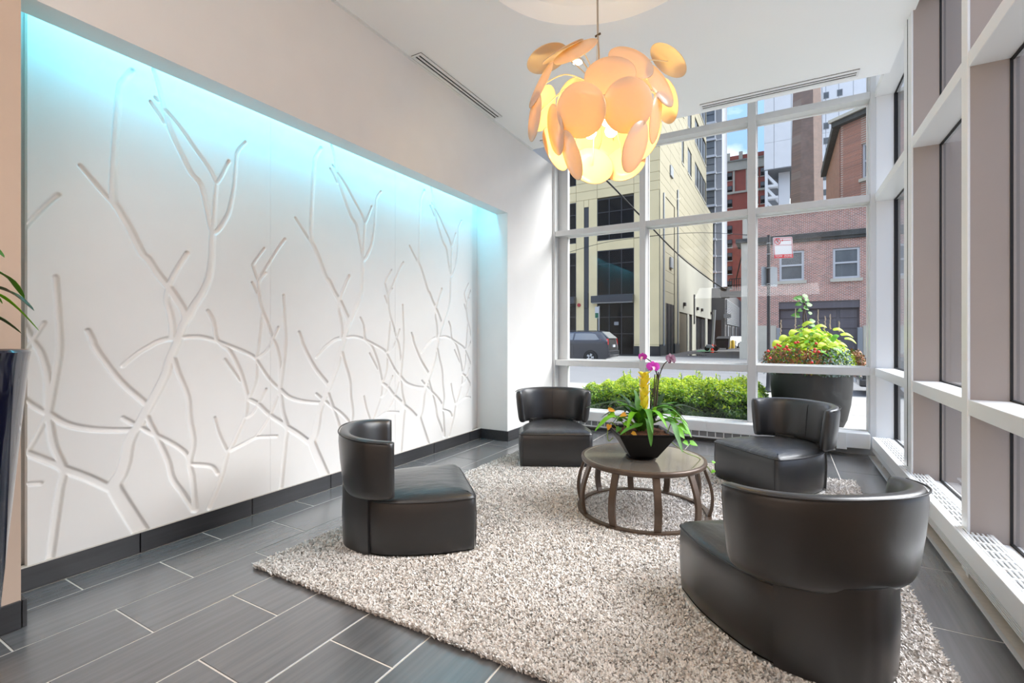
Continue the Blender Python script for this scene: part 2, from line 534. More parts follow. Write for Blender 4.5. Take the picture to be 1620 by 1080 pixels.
# floor slab with individual tiles
fl = struct('floor')
MB().box(-2.75, 0.9, -5.2, 5.14, -0.10, -0.0016).build('grout_bed', 'grout', fl)
TW, TL = 0.2766, 0.535
tile_mesh = {}
def tile(x0, x1, y0, y1):
    g = 0.0026
    w, l = x1 - x0 - 2 * g, y1 - y0 - 2 * g
    key = (round(w, 3), round(l, 3))
    c = ((x0 + x1) / 2, (y0 + y1) / 2, 0)
    if key in tile_mesh:
        o = dup(tile_mesh[key], fl, c)
    else:
        hw, hl, b = w / 2, l / 2, 0.0012
        m = MB()
        m.hexa([(-hw, -hl, -.0036), (hw, -hl, -.0036), (hw, hl, -.0036), (-hw, hl, -.0036)], [(-hw, -hl, -b), (hw, -hl, -b), (hw, hl, -b), (-hw, hl, -b)])
        m.F.pop(1)
        m.add([(-hw, -hl, -b), (hw, -hl, -b), (hw, hl, -b), (-hw, hl, -b), (-hw + b, -hl + b, 0), (hw - b, -hl + b, 0), (hw - b, hl - b, 0), (-hw + b, hl - b, 0)],
              [(0, 1, 5, 4), (1, 2, 6, 5), (2, 3, 7, 6), (3, 0, 4, 7), (4, 5, 6, 7)])
        o = m.build('tile', 'tile_dark', fl, c)
        tile_mesh[key] = o
    return o
k = 0
x = -2.403 - TW
while x < 0.63:
    xa, xb = max(x, XP), min(x + TW, 0.638)
    y = 0.81 - 4 * TL + (0 if k % 2 == 0 else 0.267)
    while y < 4.97:
        ya, yb = max(y, -0.3), min(y + TL, 4.97)
        if yb - ya > 0.03 and xb - xa > 0.03:
            # tiles wholly under the middle of the rug are not seen
            if not (xa > -1.9 and xb < 0.35 and ya > 1.35 and yb < 3.9):
                tile(xa, xb, ya, yb)
        y += TL
    x += TW; k += 1
tag(MB().box(0.634, 0.648, -2.0, 4.95, -0.0035, 0.004).build('trim_1', 'aluminium', bevel=.001), kind='structure')

# left wall: pilaster, header above the niche, column, niche back and returns
wl = struct('wall_left')
MB().box(-2.80, XW, -5.2, YN0, 0, ZC).build('near_wall', 'lobby_paint', wl)
MB().box(-2.80, XW, YN1, YI + 0.03, 0, ZC).build('column_face', 'white_paint', wl)
m = MB().box(-2.405, XW, YN0, YN1, ZH, ZC)
m.box(-2.80, -2.405, YN0, YN1, 2.42, ZC)
m.build('niche_header', 'white_paint', wl)
MB().box(-2.80, XB, YN0, YN1, 0, 2.42).build('niche_back', 'white_paint', wl)
tag(MB().box(XB, -2.588, YN0, YN1, 0, 0.0945).build('niche_plinth', 'granite_black', wl))
MB().box(-2.80, -2.279, YI + 0.03, YG + 0.3, 0, ZC + .6).build('outer_pier', 'aluminium', wl)
# bright reveal between wall and ceiling
tag(MB().box(XW, XW + 0.022, -1.5, 4.46, ZC - 0.006, ZC + 0.02).build('trim_2', 'enamel_white'), kind='structure')

# tiled skirting
bl = struct('baseboard_left')
def base_run(p0, p1, nrm, h, first, step=TL):
    p0, p1 = np.array(p0), np.array(p1); L = np.linalg.norm(p1 - p0); d = (p1 - p0) / L; nrm = np.array(nrm)
    cuts = [0.0]; t = first
    while t < L - 0.02:
        if t > 0.02: cuts.append(t)
        t += step
    cuts.append(L)
    for a, b in zip(cuts, cuts[1:]):
        g = 0.0022
        q = [p0 + d * (a + g), p0 + d * (b - g), p0 + d * (b - g) + nrm * .012, p0 + d * (a + g) + nrm * .012]
        lo = [(*w, 0.002) for w in q]; hi = [(*w, h) for w in q]
        MB().hexa(lo, hi).build('tile', 'tile_base', bl, bevel=.0012, seg=1)
base_run((-2.587, YN0), (-2.587, YN1), (1, 0), 0.0945, 0.475)
base_run((-2.575, YN1 - .001), (XW + .012, YN1 - .001), (0, -1), 0.0945, 9)
base_run((XW + .001, YN1 - .012), (XW + .001, 4.80), (1, 0), 0.0945, 0.35)
base_run((XW + .001, -1.5), (XW + .001, YN0), (1, 0), 0.0945, 0.49)
base_run((-2.575, YN0 + .001), (XW + .012, YN0 + .001), (0, 1), 0.0945, 9)
MB().box(-2.60, -2.574, YN0, YN1, 0.0945, 0.100).build('top_joint', 'grout', bl)

# lobby back wall, and unseen right wall added to block side light
tag(MB().box(XI, XG + .1, -5.2, 1.645, 0, ZC).build('light_block_wall', 'lobby_paint'), kind='structure')
tag(MB().box(-2.8, 0.95, -5.4, -5.2, 0, ZC).build('wall_back', 'lobby_paint'), kind='structure')

# ceiling with a round recess above the lamp, stopping short of the glass
def ceiling():
    cx, cy, R = -0.788, 2.242, 0.661
    x0, x1, y0, y1 = -2.8, 0.70, -5.2, 4.46
    n = 96
    m = MB(); rim = []; outer = []
    corners = [math.atan2(b - cy, a - cx) % (2 * PI) for a in (x0, x1) for b in (y0, y1)]
    angs = sorted([2 * PI * i / n for i in range(n)] + corners)
    for w in angs:
        c, s = math.cos(w), math.sin(w)
        t = min(((x1 if c > 0 else x0) - cx) / c if abs(c) > 1e-9 else 1e9, ((y1 if s > 0 else y0) - cy) / s if abs(s) > 1e-9 else 1e9)
        outer.append((cx + c * t, cy + s * t)); rim.append((c, s))
    rings = [[(a, b, ZC + .45) for a, b in outer], [(a, b, ZC) for a, b in outer]]
    rings.append([(cx + c * R, cy + s * R, ZC) for c, s in rim])
    for rr, h in ((R, .002), (R * .995, .06), (R * .97, .105), (R * .90, .135), (R * .84, .14), (R * .835, .16), (R * .80, .185), (R * .5, .20), (.0005, .205)):
        rings.append([(cx + c * rr, cy + s * rr, ZC + h) for c, s in rim])
    m.loft(rings)
    m.F.append(list(range(len(angs)))); m.M.append(0)
    return m.build('ceiling', 'ceiling_paint', smooth=True, angle=30)
tag(ceiling(), kind='structure')
pk = MB().box(-2.8, 0.95, 4.46, 5.3, ZC + .42, ZC + .5)          # pocket above the back glazing
pk.box(0.70, 0.95, -5.2, 4.46, ZC + .42, ZC + .5)
tag(pk.build('trim_3', 'ceiling_paint'), kind='structure')
tag(MB().box(-2.8, 1.0, -5.4, 5.35, ZC + .5, ZC + .6).build('roof', 'ceiling_paint'), kind='structure')

# ---- back glazing: window_1
def frame_beam(m_, a0, a1, b0, b1, z0, z1): m_.box(a0, a1, b0, b1, z0, z1)
w1 = struct('window_1')
ZT = [(0.67, 0.735), (2.138, 2.198), (3.006, 3.064)]
mx_ = [(-2.279, -2.247), (-1.287, -1.225), (-0.274, -0.205), (0.652, XI + .012)]
for a, b in mx_:
    MB().box(a, b, YI, YG + .05, 0.0, ZC + .42).build('mullion', 'aluminium', w1, bevel=.0025, seg=1)
MB().box(-2.247, -2.135, YG - .03, YG + .03, 0.18, ZC + .42).build('side_frame', 'aluminium', w1, bevel=.002, seg=1)
bays = [(-2.247, -1.287), (-1.225, -0.274), (-0.205, 0.652)]
for a, b in bays:
    for z0, z1 in ZT:
        MB().box(a, b, YI + .006, YG + .03, z0, z1).build('transom', 'aluminium', w1, bevel=.002, seg=1)
    MB().box(a, b, YI + .004, YG + .03, 0.0, 0.182).build('window_sill', 'aluminium', w1, bevel=.002, seg=1)
    for z0, z1 in ((0.182, 0.67), (0.735, 2.138), (2.198, 3.006), (3.064, ZC + .42)):
        g = MB().box(a - .004, b + .004, YG + .004, YG + .010, z0 - .004, z1 + .004)
        g.build('glass_pane', 'glass_clear', w1)
        f = MB()                                                    # thin glazing bead round the pane
        e = .010
        f.box(a, b, YG - .02, YG + .004, z0, z0 + e); f.box(a, b, YG - .02, YG + .004, z1 - e, z1)
        f.box(a, a + e, YG - .02, YG + .004, z0 + e, z1 - e); f.box(b - e, b, YG - .02, YG + .004, z0 + e, z1 - e)
        f.build('glazing_bead', 'enamel_white', w1)

# ---- side glazing: window_2
w2 = struct('window_2')
ZT2 = [(0.67, 0.735), (2.130, 2.194), (3.006, 3.064)]
piers = [(3.678, 3.872), (2.686, 2.758), (1.64, 1.712)]
def pier(y0, y1):
    MB().box(XI, XI + .010, y0 - .001, y1 + .001, 0.0, ZC + .42).build('mullion', 'enamel_white', w2, bevel=.002, seg=1)
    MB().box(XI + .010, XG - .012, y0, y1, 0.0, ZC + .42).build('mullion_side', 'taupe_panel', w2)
    MB().box(XG - .012, XG - .003, y0 - .003, y1 + .003, 0.0, ZC + .42).build('gasket', 'gasket', w2)
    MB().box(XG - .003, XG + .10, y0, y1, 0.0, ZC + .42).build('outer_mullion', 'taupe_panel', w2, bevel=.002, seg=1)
for p in piers: pier(*p)
MB().box(XI - .002, XI + .003, 3.765, 3.772, 0.2, ZC + .4).build('mullion_groove', 'gasket', w2)
# corner post
MB().box(XI + .012, XG - .01, YI + .004, YG + .05, 0, ZC + .42).build('corner_post', 'enamel_white', w2, bevel=.002, seg=1)
MB().box(XG - .01, XG + .03, YI - .004, YG + .05, 0, ZC + .42).build('gasket', 'gasket', w2)
ys = [YI + .004] + [q for p in piers for q in (p[1], p[0])][:-1]
for i in range(0, len(ys) - 1, 2):
    b, a = ys[i], ys[i + 1]
    for z0, z1 in ZT2:
        MB().box(XI + .004, XG + .02, a, b, z0, z1).build('transom', 'enamel_white', w2, bevel=.002, seg=1)
    MB().box(XI + .04, XG + .02, a, b, 0.0, 0.08).build('recess_back', 'gasket', w2)
    MB().box(XI + .02, XG + .02, a, b, 0.08, 0.150).build('window_sill', 'enamel_white', w2, bevel=.002, seg=1)
    for z0, z1 in ((0.15, 0.67), (0.735, 2.130), (2.194, 3.006), (3.064, ZC + .42)):
        MB().box(XG + .002, XG + .008, a - .003, b + .003, z0 - .003, z1 + .003).build('glass_pane', 'glass_side', w2)
        f = MB(); e = .007
        f.box(XG - .010, XG + .001, a, b, z0, z0 + e); f.box(XG - .010, XG + .001, a, b, z1 - e, z1)
        f.build('gasket', 'gasket', w2)['kind'] = 'stuff'

# ---- convectors
hb = thing('convector_heater', 'long white convector under the back window, behind the two far armchairs', 'heater', (-0.8, 4.84, 0), 0)
def hbx(m_, x0, x1, y0, y1, z0, z1): return m_.box(x0 + .8, x1 + .8, y0 - 4.84, y1 - 4.84, z0, z1)
m = MB(); hbx(m, -2.24, 0.40, 4.84, 4.975, .100, .198); m.build('cover', 'enamel_white', hb, bevel=.003)
m = MB()
for a, b in ((-2.24, -.62), (-.615, -.02), (-.015, .40)): hbx(m, a, b, 4.835, 4.842, .104, .194)
m.build('front_panel', 'enamel_white', hb, bevel=.0015, seg=1)
m = MB(); hbx(m, -2.22, 0.40, 4.862, 4.97, .042, .100); m.build('grille_back', 'heater_slot', hb)
m = MB(); hbx(m, -2.22, .40, 4.846, 4.86, .040, .052)
xx = -2.2
while xx < .36:
    hbx(m, xx, xx + .008, 4.846, 4.86, .052, .100); xx += .072
hbx(m, -1.06, -.92, 4.845, 4.86, .052, .1)
tag(m.build('grille', 'enamel_white', hb), kind='stuff')
m = MB(); hbx(m, .40, .635, 4.842, 4.975, .075, .198); m.build('end_cover', 'enamel_white', hb, bevel=.002)
m = MB(); hbx(m, .405, .475, 4.828, 4.845, .060, .200); m.build('bracket', 'enamel_white', hb, bevel=.002)
for xx in (-2.1, -1.5, -.33, .20):
    m = MB(); hbx(m, xx, xx + .055, 4.85, 4.90, 0.0, .045); m.build('foot', 'enamel_white', hb)

hr = thing('convector_heater', 'long white slotted convector along the side window wall, beside the nearest armchair', 'heater', (0.70, 2.0, 0))
def rbx(m_, x0, x1, y0, y1, z0, z1): return m_.box(x0 - .70, x1 - .70, y0 - 2.0, y1 - 2.0, z0, z1)
HY0, HY1, HZ = 1.66, 4.83, .182
m = MB()
for a, b in ((HY0, 3.30), (3.305, HY1)): rbx(m, .645, .655, a, b, .098, HZ)
m.build('front_panel', 'enamel_white', hr, bevel=.0018, seg=1)
m = MB(); rbx(m, .655, .672, HY0, HY1, HZ - .01, HZ); rbx(m, .748, .76, HY0, HY1, HZ - .01, HZ)
m.build('top_rail', 'enamel_white', hr, bevel=.001, seg=1)
m = MB()
for i in range(5):
    xx = .676 + i * .0158; rbx(m, xx, xx + .0065, HY0, HY1, HZ - .008, HZ - .001)
yy = HY0
while yy < HY1:
    rbx(m, .672, .748, yy, yy + .010, HZ - .009, HZ - .0005); yy += .082
tag(m.build('top_grille', 'enamel_white', hr), kind='stuff')
m = MB(); rbx(m, .66, .755, HY0, HY1, .066, HZ - .03); m.build('core', 'grille_dark', hr)
m = MB()
for i in range(4):
    z = .062 + i * .0095; rbx(m, .646, .658, HY0, HY1, z, z + .0045)
tag(m.build('lower_louvre', 'enamel_white', hr), kind='stuff')
yy = 4.55
while yy > 1.7:
    m = MB(); rbx(m, .675, .72, yy, yy + .035, 0, .066); m.build('foot', 'enamel_white', hr); yy -= .95

# ---- carved panels
BR = [(.009, .017, [(209.5,112),(193,130),(189.5,142),(185.5,179),(181,245),(178.5,308),(183,325),(187,330),(207,365),(225,401),(236,411.5),(250.5,434),(267,454),(281,474.6),(293,495),(294,507)]),
 (.006, .008, [(127,262),(154.5,294.5),(174.5,317),(181,325)]),
 (.010, .013, [(296,401),(283,421.5),(271,444),(266,460),(264,476.5),(269,493),(272.5,513),(273,535)]),
 (.006, .012, [(242.5,110),(251,138),(258,166.5),(263,184.5),(271,209),(284.5,238),(302,273),(318,293),(329,335.5),(333,356.5),(337,367)]),
 (.005, .010, [(260,171),(286.5,203),(309,235.5),(331,266.5),(342,289),(342,300),(340,322),(339,346),(338,365)]),
 (.005, .006, [(238,161),(249,177),(260,194.5)]), (.0045, .0045, [(245.5,154),(251,160)]),
 (.007, .007, [(362,255.5),(351,278),(342.5,291)]),
 (.006, .011, [(388.5,225),(376,240),(373.5,260),(370,298),(364.5,327),(360.5,340),(348,360.5),(338,370)]),
 (.014, .018, [(338,365),(336,381),(335,411.5),(331,438),(322,460.5),(307.5,483),(300.5,497),(291,513.5),(284,533.5)]),
 (.018, .019, [(284,533.5),(276,553),(268,572.5),(263,591),(248,621.5),(231,652),(219,674.5),(212,684)]),
 (.019, .030, [(212,684),(204,703),(199,729.5),(192,750),(182,768.5),(191,789),(206,813),(224,842)]),
 (.007, .008, [(290,533.5),(315.5,532.5),(336,537),(358.5,545),(393,559),(406,568)]),
 (.007, .010, [(329,492),(337,505),(340,519.5),(343,536),(352.5,546),(364.5,556),(381,589),(391,623.5),(393,632)]),
 (.006, .006, [(356,568.5),(381,603)]),
 (.009, .007, [(278,537),(267,536),(250.5,540),(236,548),(219,558),(194,578.5)]),
 (.010, .012, [(268,568),(275,567),(283,591),(297.5,627.5),(300.5,662),(306.5,699),(300.5,731.5),(304.5,754),(307,780),(309.5,806)]),
 (.009, .012, [(139.5,523.5),(147,538),(150,548),(168.5,574.5),(193,605),(225.5,633.5),(238,645)]),
 (.008, .009, [(195,661),(211,670),(225,677),(240.5,685.5),(271,700),(293.5,716),(302,732)]),
 (.009, .012, [(232,655),(237,668),(244.5,682.5),(250.5,695),(266,729.5),(273,757),(289,779.5),(306,806)]),
 (.008, .008, [(303,734.5),(335,737.5),(344,749)]),
 (.005, .006, [(418.5,393),(402,415.5),(401,423.5),(408,444)]),
 (.007, .006, [(451,378.5),(440,393),(413.5,436)]),
 (.006, .011, [(420.5,432),(410.5,444),(410,460),(413.5,485),(423.5,511),(431.5,535),(438,549),(442.5,571),(443.5,590),(443.5,615.5)]),
 (.005, .005, [(399,447),(406.5,462.5),(411,474)]),
 (.006, .010, [(416,495),(414.5,503),(409.5,546),(406.5,566.5),(405.5,599),(396,625.5),(392,632),(388,660),(366.5,707),(360.5,717),(350.5,756),(331,803)]),
 (.006, .006, [(440.5,517.5),(431.5,538),(422,554.5),(406,567)]),
 (.007, .011, [(449,467.5),(451,508),(452,545),(448,582),(443.5,615.5)]),
 (.007, .008, [(406.5,570),(426,599),(443,616)]),
 (.012, .008, [(443.5,615.5),(459,628.5),(481.5,635),(510,637)]),
 (.011, .012, [(443.5,616),(445,630),(448,652.5),(455,677),(452,700),(446,760),(443,790)]),
 (.015, .015, [(455,676.5),(474,688),(497,706)]),
 (.010, .012, [(392,631),(408.5,639),(425.5,655),(448,670),(456,678)]),
 (.0055, .006, [(421,615.5),(409.5,638),(399,654),(387,662)]),
 (.007, .006, [(443,617),(428,656),(405,692)]), (.007, .0055, [(364,713),(387,701),(405,692),(420,690.5),(438,690)]),
 (.0055, .006, [(340,661),(347,686.5),(360,714)])]
PP = 1.0235
def carved_panel_mesh():
    z0, z1, st = 0.098, 2.36, 0.0036
    ny, nz = int(PP / st) + 1, int((z1 - z0) / st) + 1
    ys_, zs_ = np.linspace(0, PP, ny), np.linspace(z0, z1, nz)
    sd = np.full((nz, ny), 1.0)
    for r0, r1, pts in BR:
        c = catmull([on_x(u, v, XP)[1:] - np.array([0.6955, 0]) for u, v in pts], 5)
        nseg = len(c) - 1
        for off in (-PP, 0, PP):
            for i in range(nseg):
                a = c[i] + [off, 0]; b = c[i + 1] + [off, 0]
                ra = r0 + (r1 - r0) * i / nseg; rb = r0 + (r1 - r0) * (i + 1) / nseg
                pad = max(ra, rb) + .012
                i0, i1 = np.searchsorted(ys_, [min(a[0], b[0]) - pad, max(a[0], b[0]) + pad])
                j0, j1 = np.searchsorted(zs_, [min(a[1], b[1]) - pad, max(a[1], b[1]) + pad])
                if i1 <= i0 or j1 <= j0: continue
                Y, Z = np.meshgrid(ys_[i0:i1], zs_[j0:j1])
                d = b - a; L2 = d @ d + 1e-12
                t = np.clip(((Y - a[0]) * d[0] + (Z - a[1]) * d[1]) / L2, 0, 1)
                q = np.hypot(Y - a[0] - t * d[0], Z - a[1] - t * d[1]) - (ra + (rb - ra) * t)
                sub = sd[j0:j1, i0:i1]; np.minimum(sub, q, out=sub)
    w = .0042
    t = np.clip((w - sd) / (2 * w), 0, 1); t = t * t * (3 - 2 * t)
    X = -.0125 * t
    Yg, Zg = np.meshgrid(ys_, zs_)
    g = .0007
    Yg = np.clip(Yg, g, PP - g)
    V = np.stack([X, Yg, Zg], -1).reshape(-1, 3)
    idx = np.arange(ny * nz).reshape(nz, ny)
    F = np.stack([idx[:-1, :-1], idx[:-1, 1:], idx[1:, 1:], idx[1:, :-1]], -1).reshape(-1, 4)
    # edges back to the wall
    n0 = len(V)
    B = []; Fe = []
    border = np.concatenate([idx[0, :], idx[1:, -1], idx[-1, -2::-1], idx[-2:0:-1, 0]])
    Vb = V[border].copy(); Vb[:, 0] = -.030
    nb = len(border); bi = np.arange(n0, n0 + nb)
    Fe = np.stack([border, bi, np.roll(bi, -1), np.roll(border, -1)], -1)
    V = np.concatenate([V, Vb]); F = np.concatenate([F, Fe])
    return V, F
pv, pf = carved_panel_mesh()
labs = ['white branch carved wall panel at the near end of the niche, by the tall potted plant',
        'middle of the three white branch carved wall panels in the niche',
        'white branch carved wall panel at the window end of the niche, by the column']
for i, lb in enumerate(labs):
    if i == 0:
        p0 = np_mesh('carved_wall_panel', pv, pf, 'panel_white', smooth=True)
        p0.data.set_sharp_from_angle(angle=rad(60))
        o = p0
    else:
        o = p0.copy(); COL.objects.link(o)
    o.location = Vector((XP, 0.6955 + PP * i, 0)) * S
    tag(o, lb, 'wall panel', 'carved branch panels in the niche')
# strip of panel closing the run
tag(MB().box(XB, XP, .6955 + 3 * PP, 3.79, .098, 2.36).build('trim_4', 'panel_white', bevel=.001), kind='structure')

# ---- ceiling fittings
def slot_vent(name, label, x0, x1, y0, y1, along):
    cx, cy = (x0 + x1) / 2, (y0 + y1) / 2
    t = thing(name, label, 'air vent', (cx, cy, ZC), 0, 'linear slot vents in the ceiling')
    hx, hy = (x1 - x0) / 2, (y1 - y0) / 2
    MB().box(-hx, hx, -hy, hy, -.004, .0).build('backing', 'gasket', t)
    m = MB(); e = .014
    if along == 'y':
        m.box(-hx, hx, -hy, -hy + e, -.009, -.002); m.box(-hx, hx, hy - e, hy, -.009, -.002)
        L_ = 2 * hx
        bars = [(-hx, -hx + .25 * L_), (-hx + .43 * L_, -hx + .58 * L_), (hx - .24 * L_, hx)]
        for a, b in bars: MB().box(a, b, -hy + e, hy - e, -.009, -.002).build('slat', 'enamel_white', t)
    else:
        m.box(-hx, -hx + e, -hy, hy, -.009, -.002); m.box(hx - e, hx, -hy, hy, -.009, -.002)
        L_ = 2 * hy
        bars = [(-hy, -hy + .25 * L_), (-hy + .43 * L_, -hy + .58 * L_), (hy - .24 * L_, hy)]
        for a, b in bars: MB().box(-hx + e, hx - e, a, b, -.009, -.002).build('slat', 'enamel_white', t)
    for q in ((m.V[:8], -1), (m.V[8:], 1)):
        MB().add(q[0], m.F[:6]).build('frame_end', 'enamel_white', t)
slot_vent('ceiling_vent', 'long white slot vent in the ceiling along the left wall above the niche', -2.250, -2.160, 2.555, 3.65, 'y')
slot_vent('ceiling_vent', 'long white slot vent in the ceiling edge in front of the back window', -0.60, 0.50, 4.285, 4.395, 'x')
slot_vent('ceiling_vent', 'slot vent in the ceiling partly hidden behind the pendant lamp, by the left corner', -2.10, -1.15, 4.285, 4.395, 'x')
dl = thing('downlight', 'small round recessed downlight seen behind the upper petals of the pendant lamp', 'ceiling light', (-1.261, 3.187, ZC))
MB().lathe([(.048, -.001), (.048, -.008), (.036, -.008), (.034, .0)], 24).build('trim_ring', 'enamel_white', dl, smooth=True)
MB().lathe([(.0344, -.003), (.0001, -.003)], 24).build('lens', 'downlight_lens', dl)
# ------------------------------------------------------------------ rug
RX0, RX1, RY0, RY1 = -1.99, 0.44, 1.25, 3.99
rug = thing('rug', 'large grey beige shag rug under the four dark armchairs', 'rug', ((RX0 + RX1) / 2, (RY0 + RY1) / 2, 0))
rcx, rcy = (RX0 + RX1) / 2, (RY0 + RY1) / 2
CHAIR_SPOTS = [((-1.607, 1.846), (.71, .704)), ((-1.604, 3.54), (.461, -.887)), ((-.041, 3.658), (-.676, -.737)), ((.021, 1.914), (-.576, .817))]
rw, rl = (RX1 - RX0) / 2, (RY1 - RY0) / 2
MB().box(-rw + .006, rw - .006, -rl + .006, rl - .006, 0.0005, .006).build('backing', 'rug_base', rug, bevel=.0015)
def pile():
    N_ = 60000
    P = np.stack([nrg.uniform(-rw, rw, N_), nrg.uniform(-rl, rl, N_)], -1)
    # denser towards the near edge where single tufts show
    extra = np.stack([nrg.uniform(-rw, rw, 26000), -rl + (nrg.uniform(0, 1, 26000) ** 1.6) * rl * 1.1], -1)
    P = np.concatenate([P, extra])
    for (cx_, cy_), (f0, f1) in CHAIR_SPOTS:                        # pile pressed flat under each armchair
        q = P + np.array([rcx - cx_, rcy - cy_]); n_ = math.hypot(f0, f1)
        yl = -(q[:, 0] * f0 + q[:, 1] * f1) / n_; xl = (q[:, 0] * -f1 + q[:, 1] * f0) / n_
        hwid = np.interp(yl, [-.283, -.268, -.1, 0, .1, .18, .25, .306, .34], [.27, .29, .294, .283, .262, .228, .176, .105, .0])
        P = P[~((np.abs(xl) < hwid) & (yl > -.279) & (yl < .338))]
    N_ = len(P)
    nb = 3
    Vs = []; n_tot = N_ * nb
    base = np.repeat(P, nb, 0) + nrg.normal(0, .0035, (n_tot, 2))
    ang = nrg.uniform(0, 2 * PI, n_tot); lean = nrg.uniform(.003, .014, n_tot); h = nrg.uniform(.010, .0155, n_tot); wd = nrg.uniform(.0030, .0052, n_tot)
    dirv = np.stack([np.cos(ang), np.sin(ang)], -1); side = np.stack([-dirv[:, 1], dirv[:, 0]], -1)
    def lev(f, zf, wf):
        c = base + dirv * (lean * f)[:, None]
        z = (.004 + h * zf)[:, None]
        return np.concatenate([c - side * (wd * wf)[:, None], z], 1), np.concatenate([c + side * (wd * wf)[:, None], z], 1)
    a0, a1 = lev(0, 0, .8); b0, b1 = lev(.35, .62, 1.0); c0, c1 = lev(1.0, 1.0, .55)
    V = np.stack([a0, a1, b0, b1, c0, c1], 1).reshape(-1, 3)
    i = np.arange(n_tot)[:, None] * 6
    F = np.concatenate([i + np.array([[0, 1, 3, 2]]), i + np.array([[2, 3, 5, 4]])], 0)
    mi = np.tile((nrg.uniform(0, 1, n_tot) < .35).astype(int), 2)
    return np_mesh('pile', V, F, ['rug_pile', 'rug_pile_dark'], rug, mi)
tag(pile(), kind='stuff')
ZR = .017

# ------------------------------------------------------------------ armchairs (front faces local -Y)
def chair_outline():
    half = [(0, -.268), (.13, -.269), (.225, -.267), (.258, -.262), (.274, -.245), (.279, -.20), (.282, -.10), (.270, .0), (.248, .10), (.214, .18), (.160, .25), (.088, .306), (.034, .324), (0, .326)]
    full = half[:-1] + [half[-1]] + [(-x_, y_) for x_, y_ in half[-2:0:-1]]
    return np.array(catmull(full, 5, True))
def super_pt(phi, a, b, cy, e=2.0 / 2.35):
    s_, c_ = math.sin(phi), math.cos(phi)
    return np.array([a * math.copysign(abs(s_) ** e, s_), cy + b * math.copysign(abs(c_) ** e, c_)])
def make_chair(label):
    t = thing('lounge_chair', label, 'armchair', (0, 0, ZR), 0, 'leather armchairs on the rug')
    ol = chair_outline()
    cen = np.array([0, .02])
    nrm_ = np.roll(ol, -1, 0) - np.roll(ol, 1, 0)
    nrm_ = np.stack([nrm_[:, 1], -nrm_[:, 0]], -1); nrm_ /= np.linalg.norm(nrm_, axis=1)[:, None]
    def ring(off, z): return [(*(p + n_ * off), z) for p, n_ in zip(ol, nrm_)]
    def sring(sc, z): return [(*(cen + (p - cen) * sc), z) for p in ol]
    MB().loft([ring(-.012, .0), ring(-.004, .0), ring(-.004, .013), ring(-.012, .013)], cap0=True, cap1=True).build('plinth', 'chrome', t)
    MB().loft([ring(-.010, .013), ring(-.003, .020), ring(.001, .07), ring(.004, .14), ring(.003, .20), ring(-.001, .236), ring(-.005, .243)], cap0=True, cap1=True).build('base', 'leather', t, smooth=True, angle=50)
    # seat cushion
    rings = [ring(-.006, .240), ring(-.001, .2445), ring(-.004, .250), ring(-.014, .258), ring(-.034, .266), sring(.80, .2735), sring(.62, .280), sring(.42, .284), sring(.2, .2855), sring(.01, .286)]
    MB().loft(rings, cap0=True).build('seat', 'leather_seat', t, smooth=True, angle=60)
    pr = [(*(p + n_ * .0015), .2435) for p, n_ in zip(ol, nrm_)]
    MB().tube(pr + [pr[0]], .0034, 6, cap=False).build('piping', 'leather_piping', t, smooth=True, angle=180)
    for sx in (-1, 1):
        MB().tube([(sx * .252, -.2645 - .001, .02), (sx * .2525, -.2675, .10), (sx * .2525, -.2685, .16), (sx * .252, -.265, .24)], .0022, 6).build('seam', 'leather_piping', t, smooth=True, angle=180)
    # rear panel below the backrest
    idx = [i for i in range(len(ol)) if ol[i][1] > .205]
    rings = []
    for i in idx:
        p, q = ol[i], nrm_[i]
        bul = np.array([0, .10]); 
        rings.append([(*(p - q * .02), .014), (*(p + q * .009), .014), (*(p + q * .013), .08), (*(p + q * .015), .16), (*(p + q * .012), .23), (*(p + q * .012), .285), (*(p - q * .03), .285)])
    MB().loft(rings, cap0=True, cap1=True).build('rear_panel', 'leather', t, smooth=True, angle=50)
    # backrest
    pm = rad(88); n = 57; rings = []
    K = 22
    for i in range(n):
        s_ = -1 + 2 * i / (n - 1); phi = s_ * pm
        e = 1.0
        if abs(s_) > .93: e = math.sqrt(max(0, 1 - ((abs(s_) - .93) / .0702) ** 2)) * .5 + .5 if abs(s_) < .9999 else .5
        pb = super_pt(phi, .260, .212, .09); pt_ = super_pt(phi, .292, .240, .09)
        tg = super_pt(phi + .02, .28, .23, .10) - super_pt(phi - .02, .28, .23, .10)
        nn = np.array([-tg[1], tg[0]]); nn /= np.linalg.norm(nn)
        if nn @ (super_pt(phi, .28, .23, .10) - np.array([0, .06])) < 0: nn = -nn
        zb = .262 + .006 * abs(s_) ** 4; zt = .537 - .018 * abs(s_) ** 2.0
        zm, zh = (zb + zt) / 2, (zt - zb) / 2
        th = .030 * (e if abs(s_) > .93 else 1)
        r_ = []
        for k_ in range(K):
            w = 2 * PI * k_ / K
            c_, q_ = math.cos(w), math.sin(w)
            ca = math.copysign(abs(c_) ** .62, c_); sa = math.copysign(abs(q_) ** .34, q_)
            z = zm + zh * sa * (.93 + .07 * (e if abs(s_) > .93 else 1))
            f = (z - .262) / .275
            f2 = f + .10 * math.sin(PI * f)
            p = pb + (pt_ - pb) * f2
            belly = 1.0 + .18 * math.sin(PI * min(max(f, 0), 1)) if ca < 0 else 1.0
            p = p + nn * th * ca * belly
            r_.append((p[0], p[1], z))
        rings.append(r_)
    MB().loft(rings, cap0=True, cap1=True).build('backrest', 'leather', t, smooth=True, angle=70)
    # piping along the outer top edge and a centre seam inside
    P = []
    for i in range(45):
        s_ = (-1 + 2 * i / 44) * .95; phi = s_ * pm
        pt_ = super_pt(phi, .292 + .026, .240 + .026, .09)
        P.append((pt_[0], pt_[1], .531 - .018 * abs(s_) ** 2.0))
